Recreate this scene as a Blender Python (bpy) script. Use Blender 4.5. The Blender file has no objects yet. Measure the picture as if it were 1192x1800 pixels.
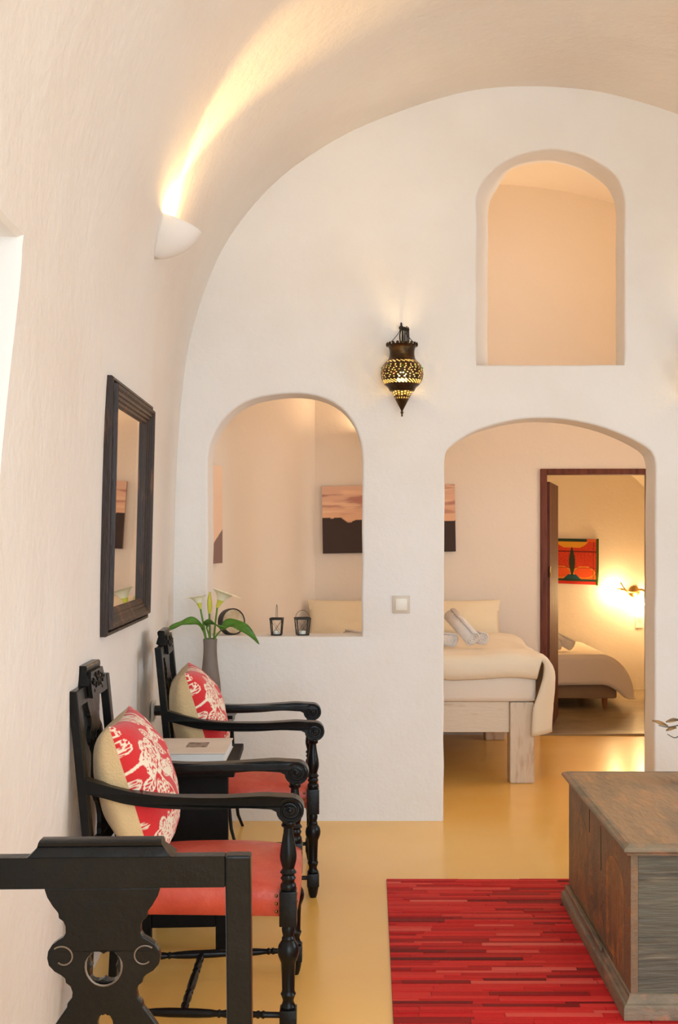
import bpy, bmesh, math, random
from mathutils import Vector, Matrix, noise
from mathutils.geometry import tessellate_polygon

random.seed(7)
S = bpy.context.scene
COL = S.collection
PI = math.pi

# ------------------------------------------------------------------ camera, world, lights
cam = bpy.data.cameras.new('camera')
cam.sensor_fit = 'VERTICAL'; cam.sensor_height = 24.0
cam.lens = 1900 / 1800 * 24.0
cam.shift_x = -54 / 1800; cam.shift_y = 45 / 1800
cam.clip_start = 0.05; cam.clip_end = 60
camo = bpy.data.objects.new('camera', cam); COL.objects.link(camo)
camo.location = (0, 0, 1.4); camo.rotation_euler = (PI / 2, 0, 0)
S.camera = camo

S.view_settings.view_transform = 'Standard'
S.view_settings.look = 'None'
S.view_settings.gamma = 1
S.view_settings.use_curve_mapping = False
S.view_settings.exposure = 0.14

W = bpy.data.worlds.new('sky'); S.world = W; W.use_nodes = True
W.node_tree.nodes['Background'].inputs[0].default_value = (0.72, 0.86, 1.0, 1)
W.node_tree.nodes['Background'].inputs[1].default_value = 0.6


def area(name, loc, rot, sx, sy, power, color):
    l = bpy.data.lights.new(name, 'AREA'); l.shape = 'RECTANGLE'
    l.size = sx; l.size_y = sy; l.energy = power; l.color = color
    o = bpy.data.objects.new(name, l); COL.objects.link(o)
    o.location = loc; o.rotation_euler = rot
    return o


# daylight in the glazed doorway behind the camera, in the doorway of the left wall,
# and fill through made-up windows of both right walls (all outside the frame)
area('daylight_entrance', (0.75, -2.05, 1.75), (PI / 2 - 0.34, 0, 0), 3.0, 2.9, 150, (0.715, 0.875, 1.0))
area('daylight_doorway', (-2.3, 1.6, 1.25), (0, -PI / 2, 0), 2.2, 1.3, 6, (0.72, 0.87, 1.0))
area('fill_right_wall', (2.95, 3.1, 1.55), (0, PI / 2 - 0.40, 0), 1.5, 1.6, 44, (0.76, 0.89, 1.0))
area('fill_bedroom', (2.85, 6.55, 1.55), (0, PI / 2, 0), 1.3, 1.3, 19, (1.0, 0.80, 0.64))  # warm fill added to brighten the bedroom


# ------------------------------------------------------------------ helpers
def lin(r, g, b):
    f = lambda c: (c / 255 / 12.92) if c / 255 <= 0.04045 else ((c / 255 + 0.055) / 1.055) ** 2.4
    return (f(r), f(g), f(b), 1.0)


MATS = {}


def pbr(name, base, rough=0.5, metal=0.0, var=None, var2=None, bump=None, coat=0.0, stretch=None,
        rough_var=None, spec=0.5, trans=0.0, sheen=0.0, attr=None, sss=0.0, rand=None):
    """var=(colour, scale, low, high); bump=[(scale, strength, detail)...]; stretch=(x,y,z) scale of the pattern"""
    m = bpy.data.materials.new(name); m.use_nodes = True
    n = m.node_tree.nodes; L = m.node_tree.links
    b = n['Principled BSDF']
    b.inputs['Base Color'].default_value = base
    b.inputs['Roughness'].default_value = rough
    b.inputs['Metallic'].default_value = metal
    b.inputs['Specular IOR Level'].default_value = spec
    b.inputs['Coat Weight'].default_value = coat
    b.inputs['Coat Roughness'].default_value = 0.15
    b.inputs['Transmission Weight'].default_value = trans
    b.inputs['Sheen Weight'].default_value = sheen
    b.inputs['Subsurface Weight'].default_value = sss
    tc = n.new('ShaderNodeTexCoord'); mp = n.new('ShaderNodeMapping')
    L.new(tc.outputs['Object'], mp.inputs['Vector'])
    if stretch: mp.inputs['Scale'].default_value = stretch

    def nz(scale, detail=4.0, rgh=0.55):
        t = n.new('ShaderNodeTexNoise'); t.inputs['Scale'].default_value = scale
        t.inputs['Detail'].default_value = detail; t.inputs['Roughness'].default_value = rgh
        L.new(mp.outputs['Vector'], t.inputs['Vector']); return t.outputs['Fac']

    def ramp(src, lo, hi):
        r = n.new('ShaderNodeMapRange'); r.inputs['From Min'].default_value = lo
        r.inputs['From Max'].default_value = hi; L.new(src, r.inputs['Value']); return r.outputs['Result']
    cur = None
    if attr:
        a = n.new('ShaderNodeAttribute'); a.attribute_name = attr; cur = a.outputs['Color']
    if rand:
        oi = n.new('ShaderNodeObjectInfo'); cr = n.new('ShaderNodeValToRGB')
        cr.color_ramp.interpolation = 'LINEAR'
        els = cr.color_ramp.elements
        els[0].position = rand[0][0]; els[0].color = rand[0][1]
        els[1].position = rand[-1][0]; els[1].color = rand[-1][1]
        for p, c in rand[1:-1]:
            e = els.new(p); e.color = c
        L.new(oi.outputs['Random'], cr.inputs['Fac']); cur = cr.outputs['Color']
    for v in (var, var2):
        if not v: continue
        mx = n.new('ShaderNodeMix'); mx.data_type = 'RGBA'
        L.new(ramp(nz(v[1]), v[2], v[3]), mx.inputs[0])
        if cur is not None: L.new(cur, mx.inputs[6])
        else: mx.inputs[6].default_value = base
        mx.inputs[7].default_value = v[0]
        cur = mx.outputs[2]
    if cur is not None: L.new(cur, b.inputs['Base Color'])
    if rough_var:
        mr = n.new('ShaderNodeMapRange'); mr.inputs['From Min'].default_value = 0.3; mr.inputs['From Max'].default_value = 0.7
        mr.inputs['To Min'].default_value = rough_var[1]; mr.inputs['To Max'].default_value = rough_var[2]
        L.new(nz(rough_var[0]), mr.inputs['Value']); L.new(mr.outputs['Result'], b.inputs['Roughness'])
    if bump:
        prev = None
        for sc, st, det in bump:
            bp = n.new('ShaderNodeBump'); bp.inputs['Strength'].default_value = st
            bp.inputs['Distance'].default_value = 0.02
            L.new(nz(sc, det), bp.inputs['Height'])
            if prev: L.new(prev, bp.inputs['Normal'])
            prev = bp.outputs['Normal']
        L.new(prev, b.inputs['Normal'])
    MATS[name] = m
    return m


def emit(name, color, strength):
    m = bpy.data.materials.new(name); m.use_nodes = True
    n = m.node_tree.nodes; n.clear()
    e = n.new('ShaderNodeEmission'); e.inputs[0].default_value = color; e.inputs[1].default_value = strength
    o = n.new('ShaderNodeOutputMaterial'); m.node_tree.links.new(e.outputs[0], o.inputs[0])
    MATS[name] = m
    return m


# plaster, floors
pbr('plaster', lin(240, 235, 230), 0.85, var=(lin(234, 226, 217), 1.6, 0.4, 0.75), bump=[(5, 0.22, 3), (34, 0.15, 4)], spec=0.25)
pbr('plaster_side', lin(239, 231, 223), 0.85, var=(lin(234, 221, 210), 1.2, 0.4, 0.75), bump=[(4, 0.40, 4), (26, 0.22, 4)], spec=0.25)
pbr('plaster_warm', lin(238, 226, 212), 0.85, bump=[(5, 0.14, 3), (38, 0.08, 4)], spec=0.25)
pbr('resin_floor', lin(254, 202, 114), 0.2, var=(lin(250, 190, 92), 0.9, 0.35, 0.7), rough_var=(1.2, 0.17, 0.27), spec=0.7)
pbr('grey_floor', lin(166, 146, 116), 0.22, var=(lin(140, 122, 96), 2.0, 0.4, 0.7), rough_var=(1.2, 0.18, 0.28))
# furniture
pbr('black_wood', lin(14, 14, 14), 0.28, var=(lin(22, 21, 20), 9, 0.45, 0.8), bump=[(30, 0.10, 4)], spec=0.22)
pbr('black_paint', lin(20, 19, 18), 0.55, var=(lin(28, 26, 25), 9, 0.45, 0.8), bump=[(30, 0.10, 4)], spec=0.12)
pbr('worn_edge', lin(120, 98, 80), 0.45, var=(lin(70, 60, 54), 14, 0.4, 0.7))
pbr('leather', lin(206, 82, 62), 0.36, var=(lin(178, 58, 42), 6, 0.42, 0.75), var2=(lin(220, 112, 90), 14, 0.55, 0.85),
    bump=[(70, 0.08, 3), (8, 0.08, 3)], rough_var=(9, 0.28, 0.46))
pbr('brass_nail', lin(150, 110, 60), 0.35, 1.0)
pbr('linen', lin(234, 202, 152), 0.9, var=(lin(220, 186, 136), 5, 0.4, 0.7), bump=[(160, 0.25, 2), (6, 0.35, 3)], sheen=0.2)
pbr('print_fabric', (0.7, 0.05, 0.05, 1), 0.9, attr='Col', bump=[(160, 0.2, 2), (7, 0.3, 3)], sheen=0.2)
pbr('canvas_print', (0.5, 0.4, 0.3, 1), 0.7, attr='Col', bump=[(200, 0.08, 2)])
pbr('canvas_edge', lin(176, 140, 118), 0.8)
pbr('batik', (0.5, 0.1, 0.02, 1), 0.9, attr='Col', bump=[(150, 0.2, 2)])
pbr('mirror_wood', lin(50, 36, 29), 0.42, spec=0.3, var=(lin(128, 80, 50), 7, 0.54, 0.78), bump=[(24, 0.15, 4)], stretch=(3, 3, 0.8))
pbr('mirror_glass', (0.9, 0.88, 0.84, 1), 0.015, 1.0)
pbr('sconce_plaster', lin(236, 228, 220), 0.7, bump=[(30, 0.05, 3)])
pbr('dark_brass', lin(70, 56, 40), 0.4, 1.0, var=(lin(110, 80, 44), 20, 0.5, 0.75), bump=[(60, 0.15, 3)])
pbr('brass', lin(176, 140, 84), 0.3, 1.0)
pbr('iron', lin(52, 48, 44), 0.5, 0.7)
pbr('glass', (0.95, 0.97, 0.96, 1), 0.05, trans=1.0)
pbr('red_glass', (0.9, 0.08, 0.02, 1), 0.1, trans=0.7)
pbr('green_glass', (0.1, 0.8, 0.05, 1), 0.1, trans=0.7)
pbr('candle_wax', lin(240, 236, 226), 0.5, sss=0.2)
pbr('switch_plastic', lin(235, 226, 212), 0.3)
pbr('switch_frame', lin(214, 198, 178), 0.35)
pbr('black_plastic', lin(24, 24, 24), 0.4)
pbr('clay_vase', lin(128, 114, 104), 0.6, var=(lin(104, 88, 78), 16, 0.42, 0.7), bump=[(40, 0.2, 4)], stretch=(1, 1, 0.25))
pbr('stem_green', lin(96, 132, 40), 0.45, sss=0.05)
pbr('leaf_green', lin(64, 112, 28), 0.38, var=(lin(96, 142, 44), 14, 0.4, 0.75), bump=[(30, 0.2, 3)])
pbr('lily_white', lin(248, 240, 206), 0.5, sss=0.1)
pbr('lily_throat', lin(214, 208, 78), 0.5, sss=0.1)
pbr('spadix', lin(240, 190, 50), 0.6)
pbr('book_cover', lin(226, 208, 192), 0.5, var=(lin(216, 196, 180), 6, 0.4, 0.7))
pbr('book_pages', lin(236, 232, 228), 0.8, bump=[(220, 0.2, 1)], stretch=(0.02, 0.02, 1))
pbr('book_photo', lin(150, 132, 118), 0.5, var=(lin(66, 58, 54), 42, 0.45, 0.6))
pbr('drum_skin', lin(202, 178, 142), 0.6, var=(lin(176, 146, 106), 22, 0.42, 0.7))
pbr('drum_rim', lin(42, 36, 32), 0.45)
pbr('duvet', lin(242, 227, 202), 0.9, bump=[(5, 0.35, 4), (90, 0.06, 2)], sheen=0.15)
pbr('sheet', lin(236, 222, 206), 0.9, bump=[(4, 0.3, 4)], sheen=0.1)
pbr('pillow_cotton', lin(241, 225, 194), 0.9, bump=[(7, 0.35, 4)], sheen=0.1)
pbr('towel', lin(240, 230, 222), 0.95, bump=[(120, 0.5, 2), (10, 0.2, 3)], sheen=0.3)
pbr('white_wood', lin(226, 208, 186), 0.7, var=(lin(186, 148, 116), 5, 0.56, 0.75), bump=[(20, 0.35, 5)], stretch=(4, 4, 0.7))
pbr('white_wood_rail', lin(228, 211, 190), 0.7, var=(lin(192, 156, 124), 5, 0.57, 0.75), bump=[(20, 0.3, 5)], stretch=(0.7, 4, 4))
pbr('bed_base_fabric', lin(150, 124, 98), 0.9, bump=[(140, 0.2, 2)])
pbr('turned_oak', lin(150, 88, 48), 0.5)
pbr('door_wood', lin(112, 62, 48), 0.55, spec=0.25, var=(lin(86, 44, 34), 9, 0.42, 0.7), bump=[(16, 0.3, 4)], stretch=(4, 4, 0.6))
pbr('rug_hide', (0.5, 0.02, 0.02, 1), 0.62,
    rand=[(0.0, lin(70, 10, 12)), (0.08, lin(140, 18, 20)), (0.3, lin(188, 24, 26)), (0.65, lin(212, 32, 32)), (0.92, lin(222, 52, 46)), (1.0, lin(228, 100, 86))],
    bump=[(120, 0.2, 2)], stretch=(0.3, 3, 3), spec=0.25)
pbr('rug_back', lin(176, 110, 96), 0.95)
pbr('dry_leaf', lin(158, 116, 66), 0.6, var=(lin(100, 76, 50), 30, 0.4, 0.7))
pbr('silver_twig', lin(92, 84, 74), 0.5, 0.3)


def chest_mat(name, base, c2, c3, s2, stretch, paint=None):
    m = pbr(name, base, 0.55, var=(c2, s2, 0.46, 0.66), var2=(c3, s2 * 2.4, 0.52, 0.72), bump=[(26, 0.35, 6), (5, 0.12, 3)], stretch=stretch)
    return m


chest_mat('chest_end', lin(98, 93, 76), lin(72, 66, 54), lin(124, 112, 90), 6, (0.35, 1, 3.5))
chest_mat('chest_lid', lin(158, 124, 90), lin(126, 106, 80), lin(180, 132, 88), 4.5, (2.2, 0.7, 1))
chest_mat('chest_front', lin(132, 104, 76), lin(104, 90, 68), lin(158, 112, 70), 4.0, (1, 0.8, 1.2))
chest_mat('chest_panel', lin(146, 108, 70), lin(116, 94, 68), lin(190, 130, 68), 6.0, (1, 1.0, 1.0))
chest_mat('chest_mould', lin(134, 116, 92), lin(104, 94, 76), lin(168, 124, 92), 7, (1, 0.5, 2))
def liner():
    m = bpy.data.materials.new('amber_liner'); m.use_nodes = True
    n = m.node_tree.nodes; L = m.node_tree.links; n.clear()
    t = n.new('ShaderNodeBsdfTranslucent'); t.inputs[0].default_value = (1.0, 0.82, 0.45, 1)
    g = n.new('ShaderNodeBsdfTransparent'); g.inputs[0].default_value = (1.0, 0.9, 0.65, 1)
    x = n.new('ShaderNodeMixShader'); x.inputs[0].default_value = 0.66
    o = n.new('ShaderNodeOutputMaterial')
    L.new(t.outputs[0], x.inputs[1]); L.new(g.outputs[0], x.inputs[2]); L.new(x.outputs[0], o.inputs[0])
    MATS['amber_liner'] = m


liner()
emit('bulb_glow', (1.0, 0.80, 0.42, 1), 60)
emit('lantern_glow', (1.0, 0.72, 0.30, 1), 38)


def link(name, me, mat=None, parent=None):
    if mat: me.materials.append(MATS[mat])
    o = bpy.data.objects.new(name, me); COL.objects.link(o)
    if parent: o.parent = parent
    return o


def mesh(name, verts, faces, mat, parent=None, smooth=False, fix=False):
    me = bpy.data.meshes.new(name); me.from_pydata([tuple(v) for v in verts], [], faces); me.update()
    if fix:
        bm = bmesh.new(); bm.from_mesh(me); bmesh.ops.remove_doubles(bm, verts=bm.verts, dist=1e-6)
        bmesh.ops.recalc_face_normals(bm, faces=bm.faces); bm.to_mesh(me); bm.free()
    if smooth:
        me.polygons.foreach_set('use_smooth', [True] * len(me.polygons))
    return link(name, me, mat, parent)


class MB:
    """collects shapes of ONE part"""
    def __init__(s): s.v = []; s.f = []

    def add(s, v, f, M=None):
        o = len(s.v)
        s.v += [tuple(M @ Vector(p)) if M else tuple(p) for p in v]
        s.f += [tuple(i + o for i in q) for q in f]
        return s

    def box(s, x0, x1, y0, y1, z0, z1, M=None, b=0.0):
        bm = bmesh.new(); bmesh.ops.create_cube(bm, size=1)
        for v in bm.verts:
            v.co = Vector(((x0 + x1) / 2 + v.co.x * (x1 - x0), (y0 + y1) / 2 + v.co.y * (y1 - y0), (z0 + z1) / 2 + v.co.z * (z1 - z0)))
        if b > 0:
            bmesh.ops.bevel(bm, geom=bm.edges[:], offset=b, segments=2, affect='EDGES', profile=0.6)
        bm.verts.index_update()
        s.add([v.co.copy() for v in bm.verts], [[v.index for v in f.verts] for f in bm.faces], M)
        bm.free(); return s

    def lathe(s, prof, seg=20, M=None, cap=True, arc=2 * PI):
        v = []; f = []; full = abs(arc - 2 * PI) < 1e-6
        n = seg if full else seg + 1
        for r, z in prof:
            for k in range(n):
                a = arc * k / seg; v.append((r * math.cos(a), r * math.sin(a), z))
        for i in range(len(prof) - 1):
            for k in range(seg):
                k2 = (k + 1) % n
                f.append((i * n + k, i * n + k2, (i + 1) * n + k2, (i + 1) * n + k))
        if cap and full:
            f.append(tuple(reversed(range(n)))); f.append(tuple((len(prof) - 1) * n + k for k in range(n)))
        return s.add(v, f, M)

    def tube(s, pts, rad, seg=8, M=None, closed=False):
        pts = [Vector(p) for p in pts]; n = len(pts)
        rf = rad if callable(rad) else (lambda t: rad)
        v = []; f = []; up = None
        for i, p in enumerate(pts):
            a = pts[(i + 1) % n] if (closed or i < n - 1) else pts[i]
            b = pts[i - 1] if (closed or i > 0) else pts[i]
            t = (a - b).normalized()
            if up is None:
                up = t.orthogonal().normalized()
            else:
                up = (up - t * up.dot(t))
                up = up.normalized() if up.length > 1e-6 else t.orthogonal().normalized()
            w = t.cross(up); r = rf(i / max(1, n - 1))
            for k in range(seg):
                an = 2 * PI * k / seg
                v.append(p + (up * math.cos(an) + w * math.sin(an)) * r)
        m = n if closed else n - 1
        for i in range(m):
            j = (i + 1) % n
            for k in range(seg):
                k2 = (k + 1) % seg
                f.append((i * seg + k, i * seg + k2, j * seg + k2, j * seg + k))
        if not closed:
            f.append(tuple(reversed(range(seg)))); f.append(tuple((n - 1) * seg + k for k in range(seg)))
        return s.add(v, f, M)

    def poly(s, outer, holes, t, fn, bev=0.0):
        """extrude a 2-D outline with holes; fn(u, w, d) -> 3-D point, d in -t/2..t/2"""
        loops = [outer] + list(holes)
        flat = [p for lp in loops for p in lp]
        tris = tessellate_polygon([[Vector((p[0], p[1], 0)) for p in lp] for lp in loops])
        n = len(flat)
        v = [fn(p[0], p[1], -t / 2) for p in flat] + [fn(p[0], p[1], t / 2) for p in flat]
        f = [tuple(q) for q in tris] + [tuple(i + n for i in reversed(q)) for q in tris]
        o = 0
        for lp in loops:
            m = len(lp)
            for i in range(m):
                j = (i + 1) % m
                f.append((o + i, o + j, o + j + n, o + i + n))
            o += m
        return s.add(v, f)

    def ball(s, c, r, seg=10, rings=6, sc=(1, 1, 1), M=None):
        prof = [(math.sin(PI * i / rings) * r + 1e-5, -math.cos(PI * i / rings) * r) for i in range(rings + 1)]
        T = Matrix.Translation(c) @ Matrix.Diagonal((*sc, 1))
        return s.lathe(prof, seg, (M @ T) if M else T)

    def build(s, name, mat, parent=None, smooth=False, angle=None):
        o = mesh(name, s.v, s.f, mat, parent, False, fix=True)
        if smooth:
            me = o.data
            me.polygons.foreach_set('use_smooth', [True] * len(me.polygons))
            me.set_sharp_from_angle(angle=math.radians(angle or 40))
        return o


def thing(name, label, cat, loc=(0, 0, 0), rz=0, group=None):
    o = bpy.data.objects.new(name, None); COL.objects.link(o)
    o.empty_display_size = 0.1
    o.location = loc; o.rotation_euler = (0, 0, rz)
    return tag(o, label, cat, group)


def tag(o, label, cat, group=None):
    o['label'] = label; o['category'] = cat
    if group: o['group'] = group
    return o


def struct(o):
    o['kind'] = 'structure'; return o


def copy_tree(o, parent=None):
    c = o.copy(); COL.objects.link(c)
    if parent: c.parent = parent
    for ch in list(o.children): copy_tree(ch, c)
    return c


def catmull(pts, sub=5):
    out = []
    n = len(pts)
    for i in range(n - 1):
        p0 = pts[max(0, i - 1)]; p1 = pts[i]; p2 = pts[i + 1]; p3 = pts[min(n - 1, i + 2)]
        for k in range(sub):
            t = k / sub
            out.append(tuple(0.5 * ((2 * b) + (-a + c) * t + (2 * a - 5 * b + 4 * c - d) * t * t + (-a + 3 * b - 3 * c + d) * t ** 3)
                             for a, b, c, d in zip(p0, p1, p2, p3)))
    out.append(tuple(pts[-1]))
    return out


def grid_faces(nu, nv, o=0):
    return [(o + i * nv + j, o + i * nv + j + 1, o + (i + 1) * nv + j + 1, o + (i + 1) * nv + j) for i in range(nu - 1) for j in range(nv - 1)]


def grid_obj(name, P, mat, parent=None, smooth=True, colors=None, solid=0.0):
    """P = rows of points"""
    nu, nv = len(P), len(P[0])
    o = mesh(name, [p for r in P for p in r], grid_faces(nu, nv), mat, parent, smooth)
    if colors:
        a = o.data.color_attributes.new('Col', 'FLOAT_COLOR', 'POINT')
        flat = []
        for r in colors:
            for c in r: flat += [c[0], c[1], c[2], 1.0]
        a.data.foreach_set('color', flat)
    if solid:
        md = o.modifiers.new('thickness', 'SOLIDIFY'); md.thickness = solid; md.offset = -1
    return o


def sstep(a, b, x):
    t = max(0.0, min(1.0, (x - a) / (b - a))) if a != b else float(x > a)
    return t * t * (3 - 2 * t)


def mixc(a, b, t): return tuple(a[i] * (1 - t) + b[i] * t for i in range(3))


# ------------------------------------------------------------------ the shell
WY = 5.341            # face of the partition wall
WT = 0.19             # its thickness
BY = 7.67             # far wall of the bedroom
RY = 9.93             # far wall of the small back room


def XL(y): return -0.660 - 0.058 * y      # foot of the left wall


APEX = 0.815
prof_ctrl = [(-1.005, 0), (-0.988, 0.4), (-0.972, 0.8), (-0.968, 1.25), (-0.957, 1.7), (-0.938, 2.00), (-0.933, 2.073), (-0.893, 2.37),
             (-0.787, 2.70), (-0.655, 2.94), (-0.44, 3.18), (-0.14, 3.385), (0.14, 3.507), (0.42, 3.59), (0.62, 3.62), (0.815, 3.627)]
half = catmull(prof_ctrl, 4)
I_LINTEL = 6 * 4                                  # the point at z = 2.114
profile = half + [(2 * APEX - x, z) for x, z in reversed(half[:-1])]
NP = len(profile)


def edge_far(z): return 2.16 + 0.10 * min(z, 1.3) / 1.3 + 0.135 * sstep(1.2, 2.073, z)


def vault_pt(i, y):
    x, z = profile[i]
    if x < APEX: x = APEX + (x - APEX) * (APEX - XL(y)) / (APEX + 0.97)
    w = noise.noise(Vector((x * 1.3, y * 1.1, z * 1.3))) * (0.004 + 0.008 * sstep(1.9, 2.3, z))
    return (x + w, y, z + (w if z > 0.05 else 0))


rows = [-2.2, -1.0, 0.2, 1.15]
NF = 26
cols = []
for i in range(NP):
    z = profile[i][1]
    e = edge_far(min(z, 2.073))
    ys = rows + [e + (WY + 0.02 - e) * k / NF for k in range(NF + 1)]
    cols.append([vault_pt(i, y) for y in ys])
NR = len(cols[0])
verts = [p for c in cols for p in c]
vm = bpy.data.meshes.new('tmp')
allf = [(i * NR + j, (i + 1) * NR + j, (i + 1) * NR + j + 1, i * NR + j + 1) for i in range(NP - 1) for j in range(NR - 1)]
vm.from_pydata(verts, [], allf); vm.update()
vnorm = [tuple(v.normal) for v in vm.vertices]
SPR = 5 * 4 + 4


def part_of_shell(name, i0, i1, mat, skip):
    fs = []
    for i in range(i0, i1):
        for j in range(NR - 1):
            if skip(i, j): continue
            fs.append((i * NR + j, (i + 1) * NR + j, (i + 1) * NR + j + 1, i * NR + j + 1))
    used = sorted({k for f in fs for k in f}); mp = {k: n for n, k in enumerate(used)}
    o = mesh(name, [verts[k] for k in used], [tuple(mp[k] for k in f) for f in fs], mat, smooth=True)
    o.data.normals_split_custom_set_from_vertices([vnorm[k] for k in used])
    return struct(o)


LINT = I_LINTEL
wl = part_of_shell('wall_left', 0, LINT, 'plaster_side', lambda i, j: j == 3 and i < LINT)
part_of_shell('ceiling', LINT, NP - 1 - LINT, 'plaster_side', lambda i, j: False)
RW0 = NP - 1 - LINT
# right wall with an unseen opening added to let fill light in
part_of_shell('wall_right', RW0, NP - 1, 'plaster_side', lambda i, j: 5 <= j <= 16 and 0.85 < (profile[i][1] + profile[i + 1][1]) / 2 < 2.0)
# reveal of the doorway in the left wall
mb = MB()
loop = [cols[i][3] for i in range(0, LINT + 1)] + [cols[i][4] for i in range(LINT, -1, -1)]
n = len(loop)
mid = 1.7
rings = [[(x, y, z) for x, y, z in loop],
         [(x - 0.012, y + (0.008 if y < mid else -0.008), z - (0.008 if z > 2.05 else 0)) for x, y, z in loop],
         [(x - 0.55, y + (0.02 if y < mid else -0.05), z) for x, y, z in loop]]
mb.add([p for r in rings for p in r], [(a * n + k, a * n + k + 1, (a + 1) * n + k + 1, (a + 1) * n + k) for a in range(2) for k in range(n - 1)])
o = mb.build('trim_1', 'plaster', smooth=True, angle=30); struct(o); o.name = 'door_reveal'; o.parent = wl

# back wall behind the camera with the wide glazed entrance
mb = MB()
mb.poly([(-1.6, -0.05), (3.2, -0.05), (3.2, 4.2), (-1.6, 4.2)],
        [[(-0.45, 0.02), (2.0, 0.02), (2.0, 2.3), (1.6, 2.75), (0.8, 2.95), (0.0, 2.75), (-0.45, 2.3)]], 0.12, lambda u, w, d: (u, -2.22 + d, w))
struct(mb.build('wall_front', 'plaster'))

# floors
mb = MB(); mb.box(-1.9, 3.2, -2.6, BY + 0.02, -0.1, 0.0)
struct(mb.build('floor', 'resin_floor'))
mb = MB(); mb.box(0.2, 2.9, BY + 0.02, RY + 0.1, -0.1, 0.004)
struct(mb.build('floor_backroom', 'grey_floor'))


# partition wall with the arched hatch, the doorway and the high window
def arch_loop(pts, wob=0.003, seed=0):
    out = []
    n = len(pts)
    for i in range(n):
        a = pts[i]; b = pts[(i + 1) % n]
        L = math.hypot(b[0] - a[0], b[1] - a[1]); k = max(1, int(L / 0.035))
        for j in range(k):
            t = j / k; out.append((a[0] + (b[0] - a[0]) * t, a[1] + (b[1] - a[1]) * t))
    return [(u + noise.noise(Vector((u * 6, w * 6, seed))) * wob, w + (noise.noise(Vector((u * 6, w * 6, seed + 9))) * wob if w > 0.02 else 0)) for u, w in out]


def offset(loop, d):
    n = len(loop); out = []
    for i in range(n):
        a = Vector(loop[i - 1]); b = Vector(loop[(i + 1) % n]); t = (b - a).normalized()
        out.append((loop[i][0] + t.y * d, loop[i][1] - t.x * d))
    return out


hatch = [(-0.80, 0.911), (-0.04, 0.911)] + catmull([(-0.036, 1.78), (-0.046, 1.87), (-0.078, 1.965), (-0.145, 2.045), (-0.26, 2.098), (-0.40, 2.113),
         (-0.54, 2.094), (-0.65, 2.05), (-0.735, 1.97), (-0.785, 1.87), (-0.80, 1.78)], 3)
door = [(0.365, -0.02), (1.405, -0.02)] + catmull([(1.412, 1.76), (1.398, 1.815), (1.35, 1.858), (1.26, 1.905), (1.12, 1.955), (0.98, 1.982), (0.843, 1.990),
        (0.70, 1.977), (0.56, 1.94), (0.47, 1.898), (0.405, 1.855), (0.376, 1.82), (0.37, 1.77)], 3)
upper = [(0.528, 2.254), (1.258, 2.254)] + catmull([(1.261, 3.06), (1.250, 3.12), (1.215, 3.19), (1.15, 3.245), (1.05, 3.295), (0.90, 3.318), (0.76, 3.297),
         (0.65, 3.248), (0.575, 3.18), (0.54, 3.12), (0.53, 3.06)], 3)
holes = [arch_loop(h, 0.004, k) for k, h in enumerate((hatch, door, upper))]
R = 0.014
outer = [(-1.9, -0.02), (3.3, -0.02), (3.3, 4.5), (-1.9, 4.5)]


def back_shift(k, u, w):
    if k == 2: return (u + 0.075 * sstep(0.75, 0.55, u), w)
    return (u, w)


mb = MB()
front = [offset(h, R) for h in holes]
back = [[back_shift(k, *p) for p in h] for k, h in enumerate(holes)]
for loops, y, flip in ((front, WY, False), (back, WY + WT, True)):
    pts = [outer] + loops
    tris = tessellate_polygon([[Vector((p[0], p[1], 0)) for p in lp] for lp in pts])
    mb.add([(p[0], y, p[1]) for lp in pts for p in lp], [tuple(t) for t in tris])
for k, h in enumerate(holes):
    n = len(h)
    rings = []
    for q in range(5):
        a = PI / 2 * q / 4
        rings.append([(p[0], WY + R * (1 - math.cos(a)), p[1]) for p in offset(h, R * (1 - math.sin(a)))])
    rings.append([(p[0], WY + WT, p[1]) for p in back[k]])
    for q in range(5):
        mb.add(rings[q] + rings[q + 1], [(i, (i + 1) % n, n + (i + 1) % n, n + i) for i in range(n)])
struct(mb.build('wall_back', 'plaster', smooth=True, angle=35))

# bedroom shell
PW = WY + WT
path = [(-0.87, PW - 0.01), (-0.62, 6.83), (-0.497, 7.47)]
q0, q1, q2 = Vector((-0.497, 7.47)), Vector((-0.462, 7.655)), Vector((-0.375, 7.675))
path += [tuple(q0 * (1 - t) ** 2 + q1 * 2 * t * (1 - t) + q2 * t * t) for t in [i / 8 for i in range(1, 9)]]
struct(grid_obj('wall_bedroom_left', [[(x, y, -0.02), (x, y, 4.2)] for x, y in path], 'plaster_warm'))
mb = MB(); mb.poly([(PW - 0.02, -0.02), (BY + 0.02, -0.02), (BY + 0.02, 4.2), (PW - 0.02, 4.2)], [[(5.95, 0.95), (7.15, 0.95), (7.15, 2.15), (5.95, 2.15)]], 0.1, lambda u, w, d: (2.55 + d, u, w))
struct(mb.build('wall_bedroom_right', 'plaster_warm'))  # its unseen window hole is added for the bedroom fill
P = []
for i in range(25):
    a = PI * i / 24
    x = 0.78 - 1.75 * math.cos(a); z = 3.05 + 0.86 * math.sin(a)
    P.append([(x, PW + (BY + 0.05 - PW) * j / 6 - 0.005, z) for j in range(7)])
struct(grid_obj('ceiling_bedroom', P, 'plaster_warm'))
DX0, DX1, DZ = 1.215, 2.02, 1.882
mb = MB()
mb.poly([(-1.2, -0.02), (3.0, -0.02), (3.0, 4.4), (-1.2, 4.4)], [arch_loop([(DX0, -0.01), (DX1, -0.01), (DX1, DZ), (DX0, DZ)], 0.004, 31)], 0.28,
        lambda u, w, d: (u, BY + 0.14 + d, w))
struct(mb.build('wall_far', 'plaster_warm'))

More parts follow.
